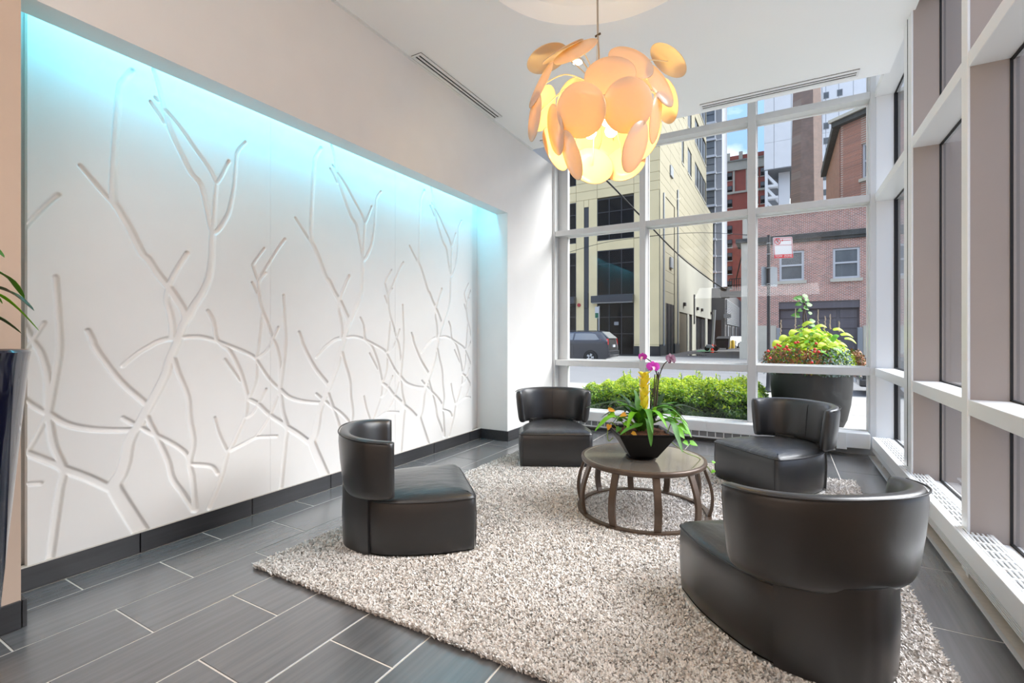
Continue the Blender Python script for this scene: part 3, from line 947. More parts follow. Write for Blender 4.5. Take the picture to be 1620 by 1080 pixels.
    MB().tube(P, .0032, 6).build('piping', 'leather_piping', t, smooth=True, angle=180)
    P = []
    for i in range(9):
        f = .06 + .9 * i / 8
        pb = super_pt(0, .260, .212, .09); pt_ = super_pt(0, .292, .240, .09)
        p = pb + (pt_ - pb) * (f + .1 * math.sin(PI * f)); P.append((p[0], p[1] - .030 * (1.0 + .18 * math.sin(PI * f)) - .0005 + (.012 if i in (0, 8) else 0), .262 + .275 * f))
    MB().tube(P, .0022, 6).build('seam', 'leather_piping', t, smooth=True, angle=180)
    for ch in t.children:
        ch.data.transform(Matrix.Diagonal((1, 1, 1.035, 1)))
    return t
def yaw_of(fx, fy): return math.atan2(fx, -fy)
CH = [((-1.607, 1.846), (.71, .704), 'dark leather armchair closest to the carved wall panels, its back to them'),
      ((-1.604, 3.54), (.461, -.887), 'dark leather armchair in the far corner between the white column and the back window'),
      ((-.041, 3.658), (-.676, -.737), 'dark leather armchair in front of the big black outdoor planter'),
      ((.021, 1.914), (-.576, .817), 'largest looking dark leather armchair, nearest the viewer, seen from behind')]
ZA = .003
for i, (c, f, lb) in enumerate(CH):
    if i == 0: ch0 = make_chair(lb); o = ch0
    else: o = copy_tree(ch0); o['label'] = lb
    o.location = Vector((c[0], c[1], ZA)) * S
    o.rotation_euler = (0, 0, yaw_of(*f))

# ------------------------------------------------------------------ coffee table
TC = (-.69, 2.735)
tb = thing('coffee_table', 'round bronze brown coffee table with curved slat legs on the rug', 'table', (*TC, ZR))
tz = .302
MB().lathe([(.0001, tz - .022), (.330, tz - .022), (.339, tz - .018), (.342, tz - .010), (.339, tz - .002), (.332, tz), (.318, tz - .0015), (.0001, tz - .0015)], 72).build('tabletop', 'table_top', tb, smooth=True, angle=50)
MB().lathe([(.332, tz - .030), (.341, tz - .024), (.345, tz - .012), (.343, tz - .001), (.334, tz + .0015), (.327, tz - .0005), (.332, tz - .030)], 72).build('rim', 'bronze_wood', tb, smooth=True, angle=70)
MB().lathe([(.338, .0), (.366, .0), (.366, .010), (.338, .010), (.338, 0)], 72).build('base_ring', 'bronze_wood', tb, smooth=True, angle=40)
legs0 = None
for k in range(10):
    w = rad(-64 + 36 * k)
    if legs0 is None:
        rings = []
        for i in range(13):
            f = i / 12
            z = .008 + (tz - .036) * f
            r_ = .350 + (.322 - .350) * f + .030 * math.sin(PI * f ** .85)
            hw, hr_ = .0185, .008
            rings.append([(r_ - hr_, -hw, z), (r_ + hr_, -hw, z), (r_ + hr_, hw, z), (r_ - hr_, hw, z)])
        legs0 = MB().loft(rings, cap0=True, cap1=True).build('leg', 'bronze_wood', tb, bevel=.0015, seg=1)
        lg = legs0
    else:
        lg = dup(legs0, tb, (0, 0, 0))
    lg.rotation_euler = (0, 0, w)

# ------------------------------------------------------------------ leaves and flowers helpers
def leaf_blade(m_, P, wmax, n=12, fold=.25, up=(0, 0, 1), peak=.42, tip=.02, mi=0):
    """strap or lance leaf: P control points of the midrib"""
    C = catmull(P, max(2, n // max(1, len(P) - 1)))
    N_ = len(C); V = []; F = []
    for i, c in enumerate(C):
        f = i / (N_ - 1)
        t = C[min(i + 1, N_ - 1)] - C[max(i - 1, 0)]; t = t / (np.linalg.norm(t) + 1e-9)
        sd_ = np.cross(t, np.array(up, float)); l = np.linalg.norm(sd_)
        sd_ = sd_ / l if l > 1e-3 else np.array([1.0, 0, 0])
        nr = np.cross(sd_, t)
        w = wmax * (min(1, (f / peak)) ** .45 * .45 + .55 if f < peak else max(tip, math.cos((f - peak) / (1 - peak) * PI / 2) ** .75))
        V += [c - sd_ * w + nr * w * fold, c, c + sd_ * w + nr * w * fold]
    for i in range(N_ - 1):
        for k in range(2):
            a = i * 3 + k
            F.append((a, a + 1, a + 4, a + 3))
    # thickness: a second skin just below
    o = len(V); th = .0012
    V2 = [v - np.array([0, 0, th]) for v in V]
    m_.add(V + V2, F + [tuple(q + o for q in f[::-1]) for f in F], mi)
    return m_
def heart_leaf(m_, c, nrm_, d, L_, mi=0):
    c = np.array(c, float); nrm_ = np.array(nrm_, float); nrm_ /= np.linalg.norm(nrm_)
    d = np.array(d, float); d = d - nrm_ * (d @ nrm_); d /= np.linalg.norm(d); s_ = np.cross(nrm_, d)
    pts = [(0, 0), (-.12, .22), (.05, .40), (.35, .42), (.7, .24), (1, 0), (.7, -.24), (.35, -.42), (.05, -.40), (-.12, -.22)]
    V = [c + d * (a * L_) + s_ * (b * L_) + nrm_ * (L_ * (.12 * abs(b) * 2 - .25 * a * a)) for a, b in pts] + [c + d * (.45 * L_) - nrm_ * L_ * .05]
    F = [(i, (i + 1) % 10, 10) for i in range(10)]
    V2 = [v - nrm_ * .0012 for v in V]
    m_.add(V + V2, F + [tuple(q + 11 for q in f[::-1]) for f in F], mi)
    return m_

# ------------------------------------------------------------------ arrangement on the coffee table
PC = np.array([-.693, 2.712])
pz = ZR + tz + .001
ar = thing('potted_plant_arrangement', 'black square tapered pot with yellow bromeliad, purple orchid and trailing vine on the coffee table', 'potted plant', (*PC, pz))
def loc(p): return np.array(p, float) - np.array([PC[0], PC[1], pz])
ca, sa = math.cos(YAW), math.sin(YAW)
def sq(h, z): return [(ca * a - sa * b, sa * a + ca * b, z) for a, b in ((-h, -h), (h, -h), (h, h), (-h, h))]
MB().lathe([(.0001, 0), (.078, 0), (.084, .004), (.080, .007), (.0001, .007)], 32).build('saucer', 'pot_black', ar, smooth=True)
MB().loft([sq(.066, .007), sq(.072, .010), sq(.148, .136), sq(.152, .150), sq(.146, .152), sq(.140, .142), sq(.12, .11)], cap0=True, cap1=True).build('pot', 'pot_black', ar, bevel=.002)
m = MB()
V = []; n_ = 14
for i in range(n_ + 1):
    for j in range(n_ + 1):
        a, b = (-.136 + .272 * i / n_), (-.136 + .272 * j / n_)
        V.append((ca * a - sa * b, sa * a + ca * b, .132 + rng.uniform(-.004, .010) + .012 * (1 - (a * a + b * b) / .03)))
m.add(V, [(i * (n_ + 1) + j, (i + 1) * (n_ + 1) + j, (i + 1) * (n_ + 1) + j + 1, i * (n_ + 1) + j + 1) for i in range(n_) for j in range(n_)])
m.build('soil', 'soil', ar, smooth=True)
DC = float((np.array([PC[0], PC[1], 0]) @ FW))
base = np.array([0, 0, .14])
# strap leaves: (peak px, tip px, depth of peak, depth of tip toward the eye, width, material)
LV = [((975, 637), (927, 645), .02, .04, .017, 'leaf_dark'), ((966, 660), (941, 682), .12, .18, .018, 'leaf_bright'),
      ((1008, 674), (981, 688), .16, .22, .020, 'leaf_green'), ((1027, 664), (1030, 706), .15, .20, .018, 'leaf_green'),
      ((1062, 668), (1080, 716), .12, .20, .018, 'leaf_green'), ((1076, 664), (1094, 692), .05, .10, .017, 'leaf_bright'),
      ((1076, 641), (1118, 655), -.03, -.05, .014, 'leaf_dark'), ((1046, 645), (1072, 636), -.05, -.12, .016, 'leaf_green'),
      ((1040, 640), (1052, 622), -.04, -.10, .018, 'leaf_dark'), ((990, 641), (964, 637), -.05, -.10, .016, 'leaf_green'),
      ((998, 640), (978, 622), -.08, -.14, .015, 'leaf_dark'), ((1008, 634), (1003, 616), -.06, -.08, .016, 'leaf_green'),
      ((1001, 648), (982, 640), .06, .10, .019, 'leaf_green'), ((1046, 655), (1066, 657), .08, .14, .019, 'leaf_green'),
      ((1016, 650), (1010, 640), .07, .07, .020, 'leaf_green'), ((1034, 652), (1040, 644), .05, .05, .020, 'leaf_bright')]
for (pu, pv_), (tu, tv), dp, dt, w_, mt_ in LV:
    p = loc(at_d(pu, pv_, DC - dp)); q = loc(at_d(tu, tv, DC - dt))
    mid = base * .5 + p * .5 + np.array([0, 0, .03])
    leaf_blade(MB(), [base + np.array([rng.uniform(-.01, .01), rng.uniform(-.01, .01), 0]), mid, p, p * .45 + q * .55 + np.array([0, 0, .008]), q], w_ * 1.15, 16).build('leaf', mt_, ar, smooth=True, angle=180)
for k in range(15):
    w = k * 2.4 + .4; L_ = rng.uniform(.13, .25)
    o_ = np.array([math.cos(w), math.sin(w), 0])
    leaf_blade(MB(), [base + o_ * .012, base + o_ * L_ * .30 + np.array([0, 0, L_ * .55]), base + o_ * L_ * .75 + np.array([0, 0, L_ * .62]), base + o_ * L_ * 1.15 + np.array([0, 0, L_ * rng.uniform(.15, .5)])], rng.uniform(.016, .021), 15).build('leaf', rng.choice(['leaf_green', 'leaf_green', 'leaf_bright', 'leaf_dark']), ar, smooth=True, angle=180)
# bromeliad spike
sp0, sp1 = loc(at_d(1019, 662, DC)), loc(at_d(1019.5, 592, DC))
MB().tube([base, sp0, sp1], [.012, .012, .006], 8).build('flower_stem', 'stem_green', ar, smooth=True)
for k in range(22):
    f = k / 21
    c = sp0 + (sp1 - sp0) * (.08 + .80 * f)
    w = k * 2.4
    out = np.array([math.cos(w), math.sin(w), 0])
    ln = .072 - .014 * f
    leaf_blade(MB(), [c, c + out * .016 + np.array([0, 0, ln * .5]), c + out * (.026 + .020 * f) + np.array([0, 0, ln])], .020, 6, fold=.3, peak=.4, up=tuple(-out)).build('bract', 'bract_yellow', ar, smooth=True, angle=180)
for k in range(5):
    w = k * 1.256; out = np.array([math.cos(w), math.sin(w), 0])
    leaf_blade(MB(), [sp1 - [0, 0, .02], sp1 + out * .014, sp1 + out * .034 + np.array([0, 0, .016])], .013, 6, fold=.2, peak=.4, up=tuple(-out + np.array([0, 0, .4]))).build('bract', 'bract_yellow', ar, smooth=True, angle=180)
# orchids
def orchid(px, dep, stem_px, mt_, sc, face):
    P = [loc(at_d(1034, 668, DC - .01))] + [loc(at_d(u, v, DC - d_)) for u, v, d_ in stem_px] + [loc(at_d(px[0], px[1], DC - dep))]
    st_ = MB().tube(catmull(P, 6), .0032, 6).build('orchid_stem', 'stem_dark', ar, smooth=True)
    c = P[-1]
    f_ = np.array(face, float); f_ /= np.linalg.norm(f_)
    s_ = np.cross(f_, [0, 0, 1.0]); s_ /= np.linalg.norm(s_); u_ = np.cross(s_, f_)
    for a, L_, wd in ((90, .030, .012), (10, .036, .020), (170, .036, .020), (215, .030, .011), (325, .030, .011)):
        d_ = s_ * math.cos(rad(a)) + u_ * math.sin(rad(a))
        leaf_blade(MB(), [c, c + d_ * L_ * sc * .5 + f_ * .004, c + d_ * L_ * sc + f_ * .001], wd * sc, 6, fold=.1, up=f_, peak=.55, tip=.25).build('petal', mt_, ar, smooth=True, angle=180)
    leaf_blade(MB(), [c + f_ * .004, c + f_ * .014 - u_ * .010, c + f_ * .018 - u_ * .022], .007, 6, fold=.5).build('orchid_lip', 'orchid_lip' if mt_ == 'orchid_pink' else mt_, ar, smooth=True, angle=180)
orchid((1033, 580), .06, [(1038, 630, .0), (1041, 600, .0), (1038, 588, .03)], 'orchid_pink', 1.05, -FW + np.array([0, 0, .25]))
orchid((1017, 564), .03, [(1036, 625, -.02), (1039, 590, -.02), (1030, 572, .0)], 'orchid_pink', .75, -FW - RT * .9)
orchid((1061, 568), .0, [(1040, 630, -.03), (1042, 600, -.03), (1050, 577, -.02)], 'orchid_plum', 1.1, -FW * .9 + RT * .5 + np.array([0, 0, .3]))
for (a, b) in (((1034, 650), (1036, 592)), ((1038, 648), (1042, 588)), ((1029, 640), (1035, 612))):
    MB().tube([loc(at_d(a[0], a[1] + 14, DC)), loc(at_d(*a, DC - .01)), loc(at_d(*b, DC - .02))], .003, 6).build('stake', 'stem_dark', ar)
# trailing vine
def vine(pts, leaves):
    P = catmull([loc(at_d(u, v, DC - d_)) for u, v, d_ in pts], 6)
    MB().tube(P, .0026, 6).build('vine', 'stem_green', ar, smooth=True)
    for u, v, d_, L_, mt_, ax in leaves:
        c = loc(at_d(u, v, DC - d_))
        heart_leaf(MB(), c, -FW * .6 + np.array([0, 0, .8]), RT * ax[0] + UPV * ax[1] - FW * ax[2], L_).build('vine_leaf', mt_, ar, smooth=True, angle=180)
vine([(1052, 690, .06), (1066, 702, .12), (1085, 716, .10), (1105, 724, .06), (1118, 737, .0), (1126, 748, -.03)],
     [(1092, 700, .08, .042, 'leaf_bright', (1, -.2, .3)), (1082, 698, .12, .034, 'leaf_bright', (.6, -.8, .3)), (1127, 731, -.02, .022, 'leaf_bright', (.8, .5, .2)), (1130, 744, -.03, .024, 'leaf_bright', (-.6, -.3, .3)), (1070, 680, .12, .06, 'leaf_bright', (.5, -.8, .3)), (1058, 664, .06, .058, 'leaf_bright', (.8, .2, .3))])
vine([(1056, 684, .06), (1064, 664, .06), (1074, 655, .03), (1078, 665, .06)],
     [(1062, 655, .02, .055, 'leaf_bright', (.9, -.1, .2)), (1074, 672, .07, .05, 'leaf_bright', (.6, -.8, .3)), (1050, 650, .0, .05, 'leaf_green', (.7, .5, .3)), (1083, 683, .06, .034, 'leaf_bright', (.9, .0, .2))])
vine([(985, 688, .05), (975, 675, .06), (966, 668, .04), (961, 684, .05), (963, 697, .08), (970, 692, .1)],
     [(963, 648, .03, .040, 'leaf_amber', (.5, .5, .4)), (964, 672, .05, .034, 'leaf_amber', (-.3, -.8, .4)), (978, 664, .05, .034, 'leaf_bright', (.6, .6, .3)), (988, 668, .08, .040, 'leaf_bright', (.5, -.5, .3)), (972, 655, .04, .04, 'leaf_bright', (-.7, .3, .3)), (990, 655, .08, .035, 'leaf_amber', (-.5, .3, .4))])
vine([(990, 690, .05), (985, 668, .05), (965, 658, .03), (962, 652, .03)], [(980, 676, .09, .035, 'leaf_green', (-.5, -.6, .4)), (1000, 684, .1, .032, 'leaf_amber', (.6, -.3, .4))])

# ------------------------------------------------------------------ pendant lamp
LC = np.array([-0.765, 2.262, 2.10])
pl = thing('pendant_lamp', 'large pendant lamp of overlapping round petal discs glowing amber, hung over the rug', 'ceiling lamp', (*LC, ))
DISC = [(0.013,-0.326,-0.128,0.008,-0.901,-0.434), (0.189,-0.227,-0.106,0.547,-0.745,-0.381), (0.110,-0.225,0.048,0.293,-0.889,0.352), (0.169,-0.100,0.148,0.620,-0.648,0.442),
 (0.256,0.282,0.324,0.562,0.254,0.787), (-0.087,-0.141,0.252,-0.070,-0.760,0.646), (-0.179,-0.078,0.310,-0.244,-0.488,0.838), (-0.305,0.012,0.357,-0.298,-0.022,0.954),
 (-0.238,-0.203,0.102,-0.611,-0.706,0.359), (-0.287,-0.070,0.057,-0.896,-0.033,0.442), (-0.268,-0.209,-0.045,-0.732,-0.680,0.042), (0.271,0.015,0.070,0.908,-0.302,0.289),
 (0.249,0.255,0.105,0.754,0.537,0.378), (-0.143,-0.242,-0.147,-0.758,-0.604,-0.245), (-0.056,-0.261,-0.287,-0.757,-0.531,-0.380), (-0.209,-0.095,-0.172,-0.968,0.134,-0.213),
 (0.198,-0.141,-0.257,0.909,-0.088,-0.408), (0.254,0.006,-0.083,0.979,0.057,-0.197), (0.167,0.209,-0.083,0.632,0.753,-0.183), (-0.099,0.128,-0.204,-0.548,0.786,-0.286),
 (0.042,0.231,-0.183,-0.032,0.942,-0.334), (-0.047,0.318,-0.014,-0.330,0.944,-0.028), (-0.207,0.113,0.161,-0.812,0.174,0.557), (-0.170,0.203,-0.006,-0.790,0.589,0.173),
 (0.065,0.358,0.090,0.328,0.901,0.282), (-0.108,0.284,0.239,-0.089,0.249,0.964), (0.091,0.327,0.311,0.439,0.302,0.846)]
hub = np.array([-.02, .0, .13])
for q in DISC:
    c, n_ = np.array(q[:3]), np.array(q[3:])
    dk = MB().disc(c, n_, .112, .005, 40, dish=.010).build('lamp_petal', 'lamp_disc', pl, smooth=True, angle=180)
    inner = c - n_ / np.linalg.norm(n_) * .004
    midp = (hub + inner) / 2 + np.array([0, 0, .05]) + (c / np.linalg.norm(c)) * .02
    MB().tube(catmull([hub, midp, inner], 8), .0028, 6).build('petal_wire', 'lamp_wire', dk, smooth=True)
MB().lathe([(.0001, .11), (.03, .11), (.036, .12), (.036, .155), (.02, .175), (.008, .18), (.0001, .18)], 20, (hub[0], hub[1])).build('hub', 'lamp_wire', pl, smooth=True)
for k, bp in enumerate([at_d(960, 190, 2.26) - LC, at_d(967, 207, 2.25) - LC, at_d(934, 210, 2.32) - LC, at_d(952, 183, 2.40) - LC]):
    st = hub + np.array([(-.012, .012, -.012, .012)[k], (.01, .01, -.01, -.01)[k], -.02])
    b_ = MB().sphere(bp, .029, 10).build('bulb', 'bulb', pl, smooth=True, angle=180)
    MB().tube([st, bp + (st - bp) * .28], .011, 10).build('lamp_socket', 'lamp_wire', pl, smooth=True)
top = np.array([-.788 - LC[0], 2.242 - LC[1], ZC + .20 - LC[2]])
kn = np.array([-.788 + .006 - LC[0], 2.242 - LC[1], at_d(948, 56, 2.34)[2] - LC[2]])
MB().tube([hub + [0, 0, .04], hub * .4 + kn * .6 + [.004, 0, 0], kn], .0045, 8).build('cord', 'cable_grey', pl, smooth=True)
MB().tube([kn, top], .0045, 8).build('cord', 'cable_grey', pl, smooth=True)
MB().tube([hub + [-.012, 0, .04], kn + [-.004, 0, 0], top + [-.006, 0, 0]], .0014, 6).build('steel_wire', 'lamp_wire', pl)
MB().tube([kn + [-.014, 0, -.004], kn + [.014, 0, .004]], .005, 8).build('cord_clip', 'stem_dark', pl)
MB().lathe([(.0001, .0), (.06, .0), (.06, -.03), (.0001, -.034)], 24, (top[0], top[1])).build('ceiling_rose', 'enamel_white', pl, loc=(0, 0, top[2]), smooth=True)

# ------------------------------------------------------------------ tall planter at the left edge
NP = np.array([-1.985, .36])
npz = thing('tall_planter', 'glossy navy blue tapered planter with long green leaves beside the near wall end', 'potted plant', (*NP, 0))
MB().lathe([(.0001, 0), (.095, 0), (.100, .01), (.174, .925), (.179, .955), (.174, .962), (.162, .955), (.155, .90), (.0001, .90)], 48).build('pot', 'navy_glaze', npz, smooth=True)
MB().lathe([(.0001, .915), (.156, .905)], 24).build('soil', 'soil', npz)
def lp(u, v, d): return at_d(u, v, d) - np.array([NP[0], NP[1], 0])
nb_ = np.array([0, 0, .91])
NL = [((-20, 430, 1.30), (12, 440, 1.32), (39, 472, 1.36), .013, 'leaf_green'), ((-30, 455, 1.26), (15, 462, 1.30), (54, 491, 1.32), .016, 'leaf_dark'),
      ((-20, 462, 1.24), (20, 482, 1.28), (62, 523, 1.32), .010, 'leaf_bright'), ((-40, 500, 1.2), (-4, 503, 1.22), (34, 527, 1.25), .020, 'leaf_dark'),
      ((-30, 380, 1.3), (-12, 390, 1.3), (7, 407, 1.3), .010, 'leaf_green'), ((-40, 445, 1.2), (-15, 460, 1.22), (4, 480, 1.24), .010, 'leaf_green'),
      ((-160, 400, 1.2), (-200, 360, 1.15), (-250, 380, 1.1), .018, 'leaf_green'), ((-120, 380, 1.2), (-140, 300, 1.2), (-120, 230, 1.2), .016, 'leaf_dark'), ((-100, 420, 1.3), (-60, 350, 1.3), (-30, 330, 1.3), .014, 'leaf_green')]
for a, b, c, w_, mt_ in NL:
    P = [nb_ + np.array([rng.uniform(-.05, .05), rng.uniform(-.05, .05), 0]), nb_ * .5 + lp(*a) * .5 + [0, 0, .06], lp(*a), lp(*b), lp(*c)]
    leaf_blade(MB(), P, w_, 20, fold=.3, peak=.72).build('leaf', mt_, npz, smooth=True, angle=180)
# ------------------------------------------------------------------ street outside
FY, GY, SX = 25.0, 23.7, None
ZS = -0.035
pv_ = struct('pavement')
MB().box(-16, 14, 5.16, 9.62, -.25, -.006).build('pavement_bed', 'kerb_stone', pv_)
MB().box(.96, 14, -6, 5.16, -.25, -.006).build('pavement_bed', 'kerb_stone', pv_)
sl0 = {}
for i in range(-6, 9):
    for j in range(4):
        x0, y0 = .55 + i * 1.12, 5.17 + j * 1.12
        x1, y1 = x0 + 1.12, min(y0 + 1.12, 9.62)
        m = MB().box(x0 + .006, x1 - .006, y0 + .006, y1 - .006, -.01, 0.0)
        m.build('paving_slab', 'pavement_pale', pv_)
for j in range(6):
    for i in range(3):
        x0, y0 = .97 + i * 1.12, 5.17 - (j + 1) * 1.12
        MB().box(x0 + .006, x0 + 1.114, y0 + .006, y0 + 1.114, -.01, 0.0).build('paving_slab', 'pavement_pale', pv_)
MB().box(-16, 14, 9.62, 9.74, -.25, .0).build('kerb', 'kerb_stone', pv_, bevel=.008)
rd = struct('street')
MB().box(-40, 40, 9.74, 19.0, -.3, ZS).build('road_surface', 'asphalt', rd)
p2 = struct('far_pavement')
MB().box(-40, 40, 19.0, 19.15, -.3, .0).build('kerb', 'kerb_stone', p2)
MB().box(-40, 40, 19.15, 24.2, -.3, -.004).build('pavement_bed', 'kerb_stone', p2)
for i in range(-12, 9):
    for j in range(3):
        MB().box(i * 1.6 + .012, i * 1.6 + 1.588, 19.15 + j * 1.66 + .012, 19.15 + (j + 1) * 1.66 - .012, -.006, 0).build('paving_slab', 'pavement_pale', p2)
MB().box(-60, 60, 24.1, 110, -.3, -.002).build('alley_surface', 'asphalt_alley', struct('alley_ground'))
MB().box(-60, 60, -60, 5.16, -.9, -.3).build('ground_base', 'asphalt', struct('ground'))
# puddles and green paint in the alley
def zpoly(px): return [tuple(on_z(u, v, 0)[:2]) for u, v in px]
tag(MB().prism(zpoly([(1085, 561), (1100, 560), (1120, 561.5), (1112, 562.3), (1092, 562.2)]), -.001, .002).build('puddle', 'puddle'), 'flat dark puddle lying in the alley mouth, nearer of the two', 'puddle')
tag(MB().prism(zpoly([(1108, 556.5), (1128, 556), (1140, 557), (1128, 558), (1112, 558)]), -.001, .002).build('puddle', 'puddle'), 'flat dark puddle lying in the alley beside the orange cones', 'puddle')
tag(MB().prism(zpoly([(1104, 554), (1126, 552.5), (1128, 555.5), (1101, 556.5)]), -.001, .001).build('ground_marking', 'green_paint'), 'faded green paint patch on the alley ground by the dark gates', 'ground marking')

# ---- cream office building on the corner of the alley
SX = float(on_y(1043, 400, FY)[0])
cb = thing('office_building', 'cream stone office building with dark windows, left of the alley', 'building', (SX, FY, 0))
def L3(p): return np.array(p, float) - np.array([SX, FY, 0])
def fx(u): return float(on_y(u, 500, FY)[0]) - SX
def fz(u, v): return float(on_y(u, v, FY)[2])
TOP = 21.0
DEP = 27.0
ZSP = float(on_x(1115, 321, SX)[2])
YUP = float(on_x(1117, 500, SX)[1]) - FY
DEP = float(on_x(1127.5, 500, SX)[1]) - FY - .05
ZG_ = float(on_x(1074, 493, SX)[2])
MB().box(-9, -.62, .03, DEP, 0, ZG_).build('wall_core', 'joint_dark', cb)
MB().box(-9, -.03, .03, 9.0, 0, ZG_).build('wall_core', 'joint_dark', cb)
MB().box(-9, -.03, .03, DEP, ZG_, ZSP).build('wall_core', 'joint_dark', cb)
MB().box(-9, -.03, .03, YUP - .05, ZSP, TOP).build('wall_core', 'joint_dark', cb)
# street facade panels
zrow = [fz(1041, 299.6), fz(1041, 285), fz(1041, 271), fz(1041, 253), fz(1041, 232)]
dz = zrow[4] - zrow[3]
while zrow[-1] < TOP - .2: zrow.append(zrow[-1] + dz)
cols = [fx(860), fx(911.5), fx(945), fx(1003), 0.0]
zb = fz(1041, 545)
g = .018
def panel(x0, x1, z0, z1, y0=0.0, mt_='stone_cream', nm='panel'): 
    if x1 - x0 < .03 or z1 - z0 < .03: return None
    return MB().box(x0 + g / 2, x1 - g / 2, y0 - .02, y0 + .06, z0 + g / 2, z1 - g / 2).build(nm, mt_, cb)
wz = dict(A=(fz(1002.5, 375.5), fz(1002.5, 308)), B=(fz(1002.5, 465), fz(1002.5, 392)), Z=(fz(1002.5, 278), fz(1002.5, 205)))
def window(x0, x1, z0, z1, nc, rows, y=0.0, par=None, gm='glass_dark', fm='frame_dark', fw=.035):
    par = par or cb
    fr = MB()
    e = fw
    fr.box(x0, x0 + e, y - .015, y + .05, z0, z1); fr.box(x1 - e, x1, y - .015, y + .05, z0, z1)
    fr.box(x0 + e, x1 - e, y - .015, y + .05, z0, z0 + e); fr.box(x0 + e, x1 - e, y - .015, y + .05, z1 - e, z1)
    for i in range(1, nc):
        q = x0 + (x1 - x0) * i / nc; fr.box(q - e / 2, q + e / 2, y - .01, y + .045, z0 + e, z1 - e)
    rr = [z0] + [z0 + (z1 - z0) * f for f in rows] + [z1]
    for z in rr[1:-1]: fr.box(x0 + e, x1 - e, y - .01, y + .045, z - e / 2, z + e / 2)
    o = fr.build('window', fm, par)
    for i in range(nc):
        for a, b in zip(rr, rr[1:]):
            xa, xb = x0 + (x1 - x0) * i / nc + e * .4, x0 + (x1 - x0) * (i + 1) / nc - e * .4
            MB().box(xa, xb, y + .02, y + .03, a + e * .4, b - e * .4).build('pane', gm, o)
    return o
# piers either side of the windows, ground to first joint
for (a, b) in ((cols[1], fx(924)), (fx(931.5), cols[2]), (cols[3], fx(1026)), (fx(1027.4), cols[4])):
    zz = [zb, fz(1041, 372), zrow[0]] if a >= cols[3] - .01 else [zb, zrow[0]]
    for z0, z1 in zip(zz, zz[1:]): panel(a, b, z0, z1)
    panel(a, b, zb - .09, zb + .005, -.03)
    MB().box(a, b, -.045, .06, 0, zb - .09).build('granite_base', 'granite_black', cb)
zt_s, zs1 = fz(928, 328), fz(1026.5, 315)
MB().box(fx(924), fx(931.5), .015, .06, .1, zt_s).build('dark_slot', 'frame_dark', cb)
panel(fx(924), fx(931.5), zt_s, zrow[0])
MB().box(fx(925), fx(930.5), -.06, .02, fz(928, 487), fz(928, 464)).build('lamp_box', 'frame_dark', cb)
panel(fx(1026), fx(1027.4), zs1, zrow[0])
# spandrels between windows
sp = [(wz['A'][0], wz['B'][1])]
panel(cols[2], cols[3], wz['B'][1], wz['A'][0])
panel(cols[0], cols[1], fz(911, 400), fz(911, 385))
for k in range(len(zrow) - 1):
    for i in range(4):
        z0, z1 = zrow[k], zrow[k + 1]
        if i in (0, 2):
            lo, hi = (wz['Z'] if i == 2 else (fz(911, 294), fz(911, 236)))
            if z0 < hi and z1 > lo:
                if z0 < lo: panel(cols[i], cols[i + 1], z0, lo)
                if z1 > hi: panel(cols[i], cols[i + 1], hi, z1)
                continue
            if k > 8 and (k - 9) % 5 in (0, 1, 2):
                if (k - 9) % 5 == 0: window(cols[i] + .01, cols[i + 1] - .01, z0, z0 + 3 * dz, 3, [.5])
                continue
        panel(cols[i], cols[i + 1], z0, z1)
window(cols[2], cols[3], *wz['Z'], 3, [.5])
window(cols[2], cols[3], *wz['A'], 3, [.34, .68])
window(cols[2], cols[3], *wz['B'], 3, [.70])
window(cols[2], cols[3], 0.02, fz(1002.5, 477), 3, [.40, .72])
window(cols[0], cols[1], fz(911, 294), fz(911, 236), 3, [.5])
window(cols[0], cols[1], fz(911, 385), fz(911, 321), 3, [.36, .7])
window(cols[0], cols[1], fz(911, 470), fz(911, 400), 3, [.72])
window(cols[0], cols[1], 0.02, fz(911, 482), 3, [.4, .75])
panel(cols[0], cols[1], fz(911, 321), zrow[0])
MB().box(fx(938), fx(1003) + .02, -.35, .05, fz(1002, 477), fz(1002, 466)).build('canopy', 'frame_dark', cb, bevel=.01)
MB().box(cols[0], fx(912), -.35, .05, fz(911, 481), fz(911, 470)).build('canopy', 'frame_dark', cb, bevel=.01)
MB().box(fx(939), fx(1002), -.30, .0, fz(1002, 478.2), fz(1002, 477)).build('soffit_light', 'sign_white', cb)
c = L3(on_y(916.5, 482.5, FY)); MB().disc((c[0], -.06, c[2]), (0, -1, 0), .10, .06, 16).build('alarm_bell', 'fire_red', cb, smooth=True)
c = L3(on_y(975, 511.5, FY)); MB().box(c[0] - .12, c[0] + .12, .0, .012, c[2] - .09, c[2] + .09).build('door_notice', 'sign_grey', cb)
# alley side
def sy(u): return float(on_x(u, 500, SX)[1]) - FY
def sz(u, v): return float(on_x(u, v, SX)[2])
yend = sy(1127.5)
zs_low = sz(1073, 401)
ya, yb_, yc, yd = 0.0, sy(1053), sy(1066.5), sy(1074)
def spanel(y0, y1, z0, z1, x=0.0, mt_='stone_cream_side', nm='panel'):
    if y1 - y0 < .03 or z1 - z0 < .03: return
    return MB().box(x - .06, x + .02, y0 + g / 2, y1 - g / 2, z0 + g / 2, z1 - g / 2).build(nm, mt_, cb)
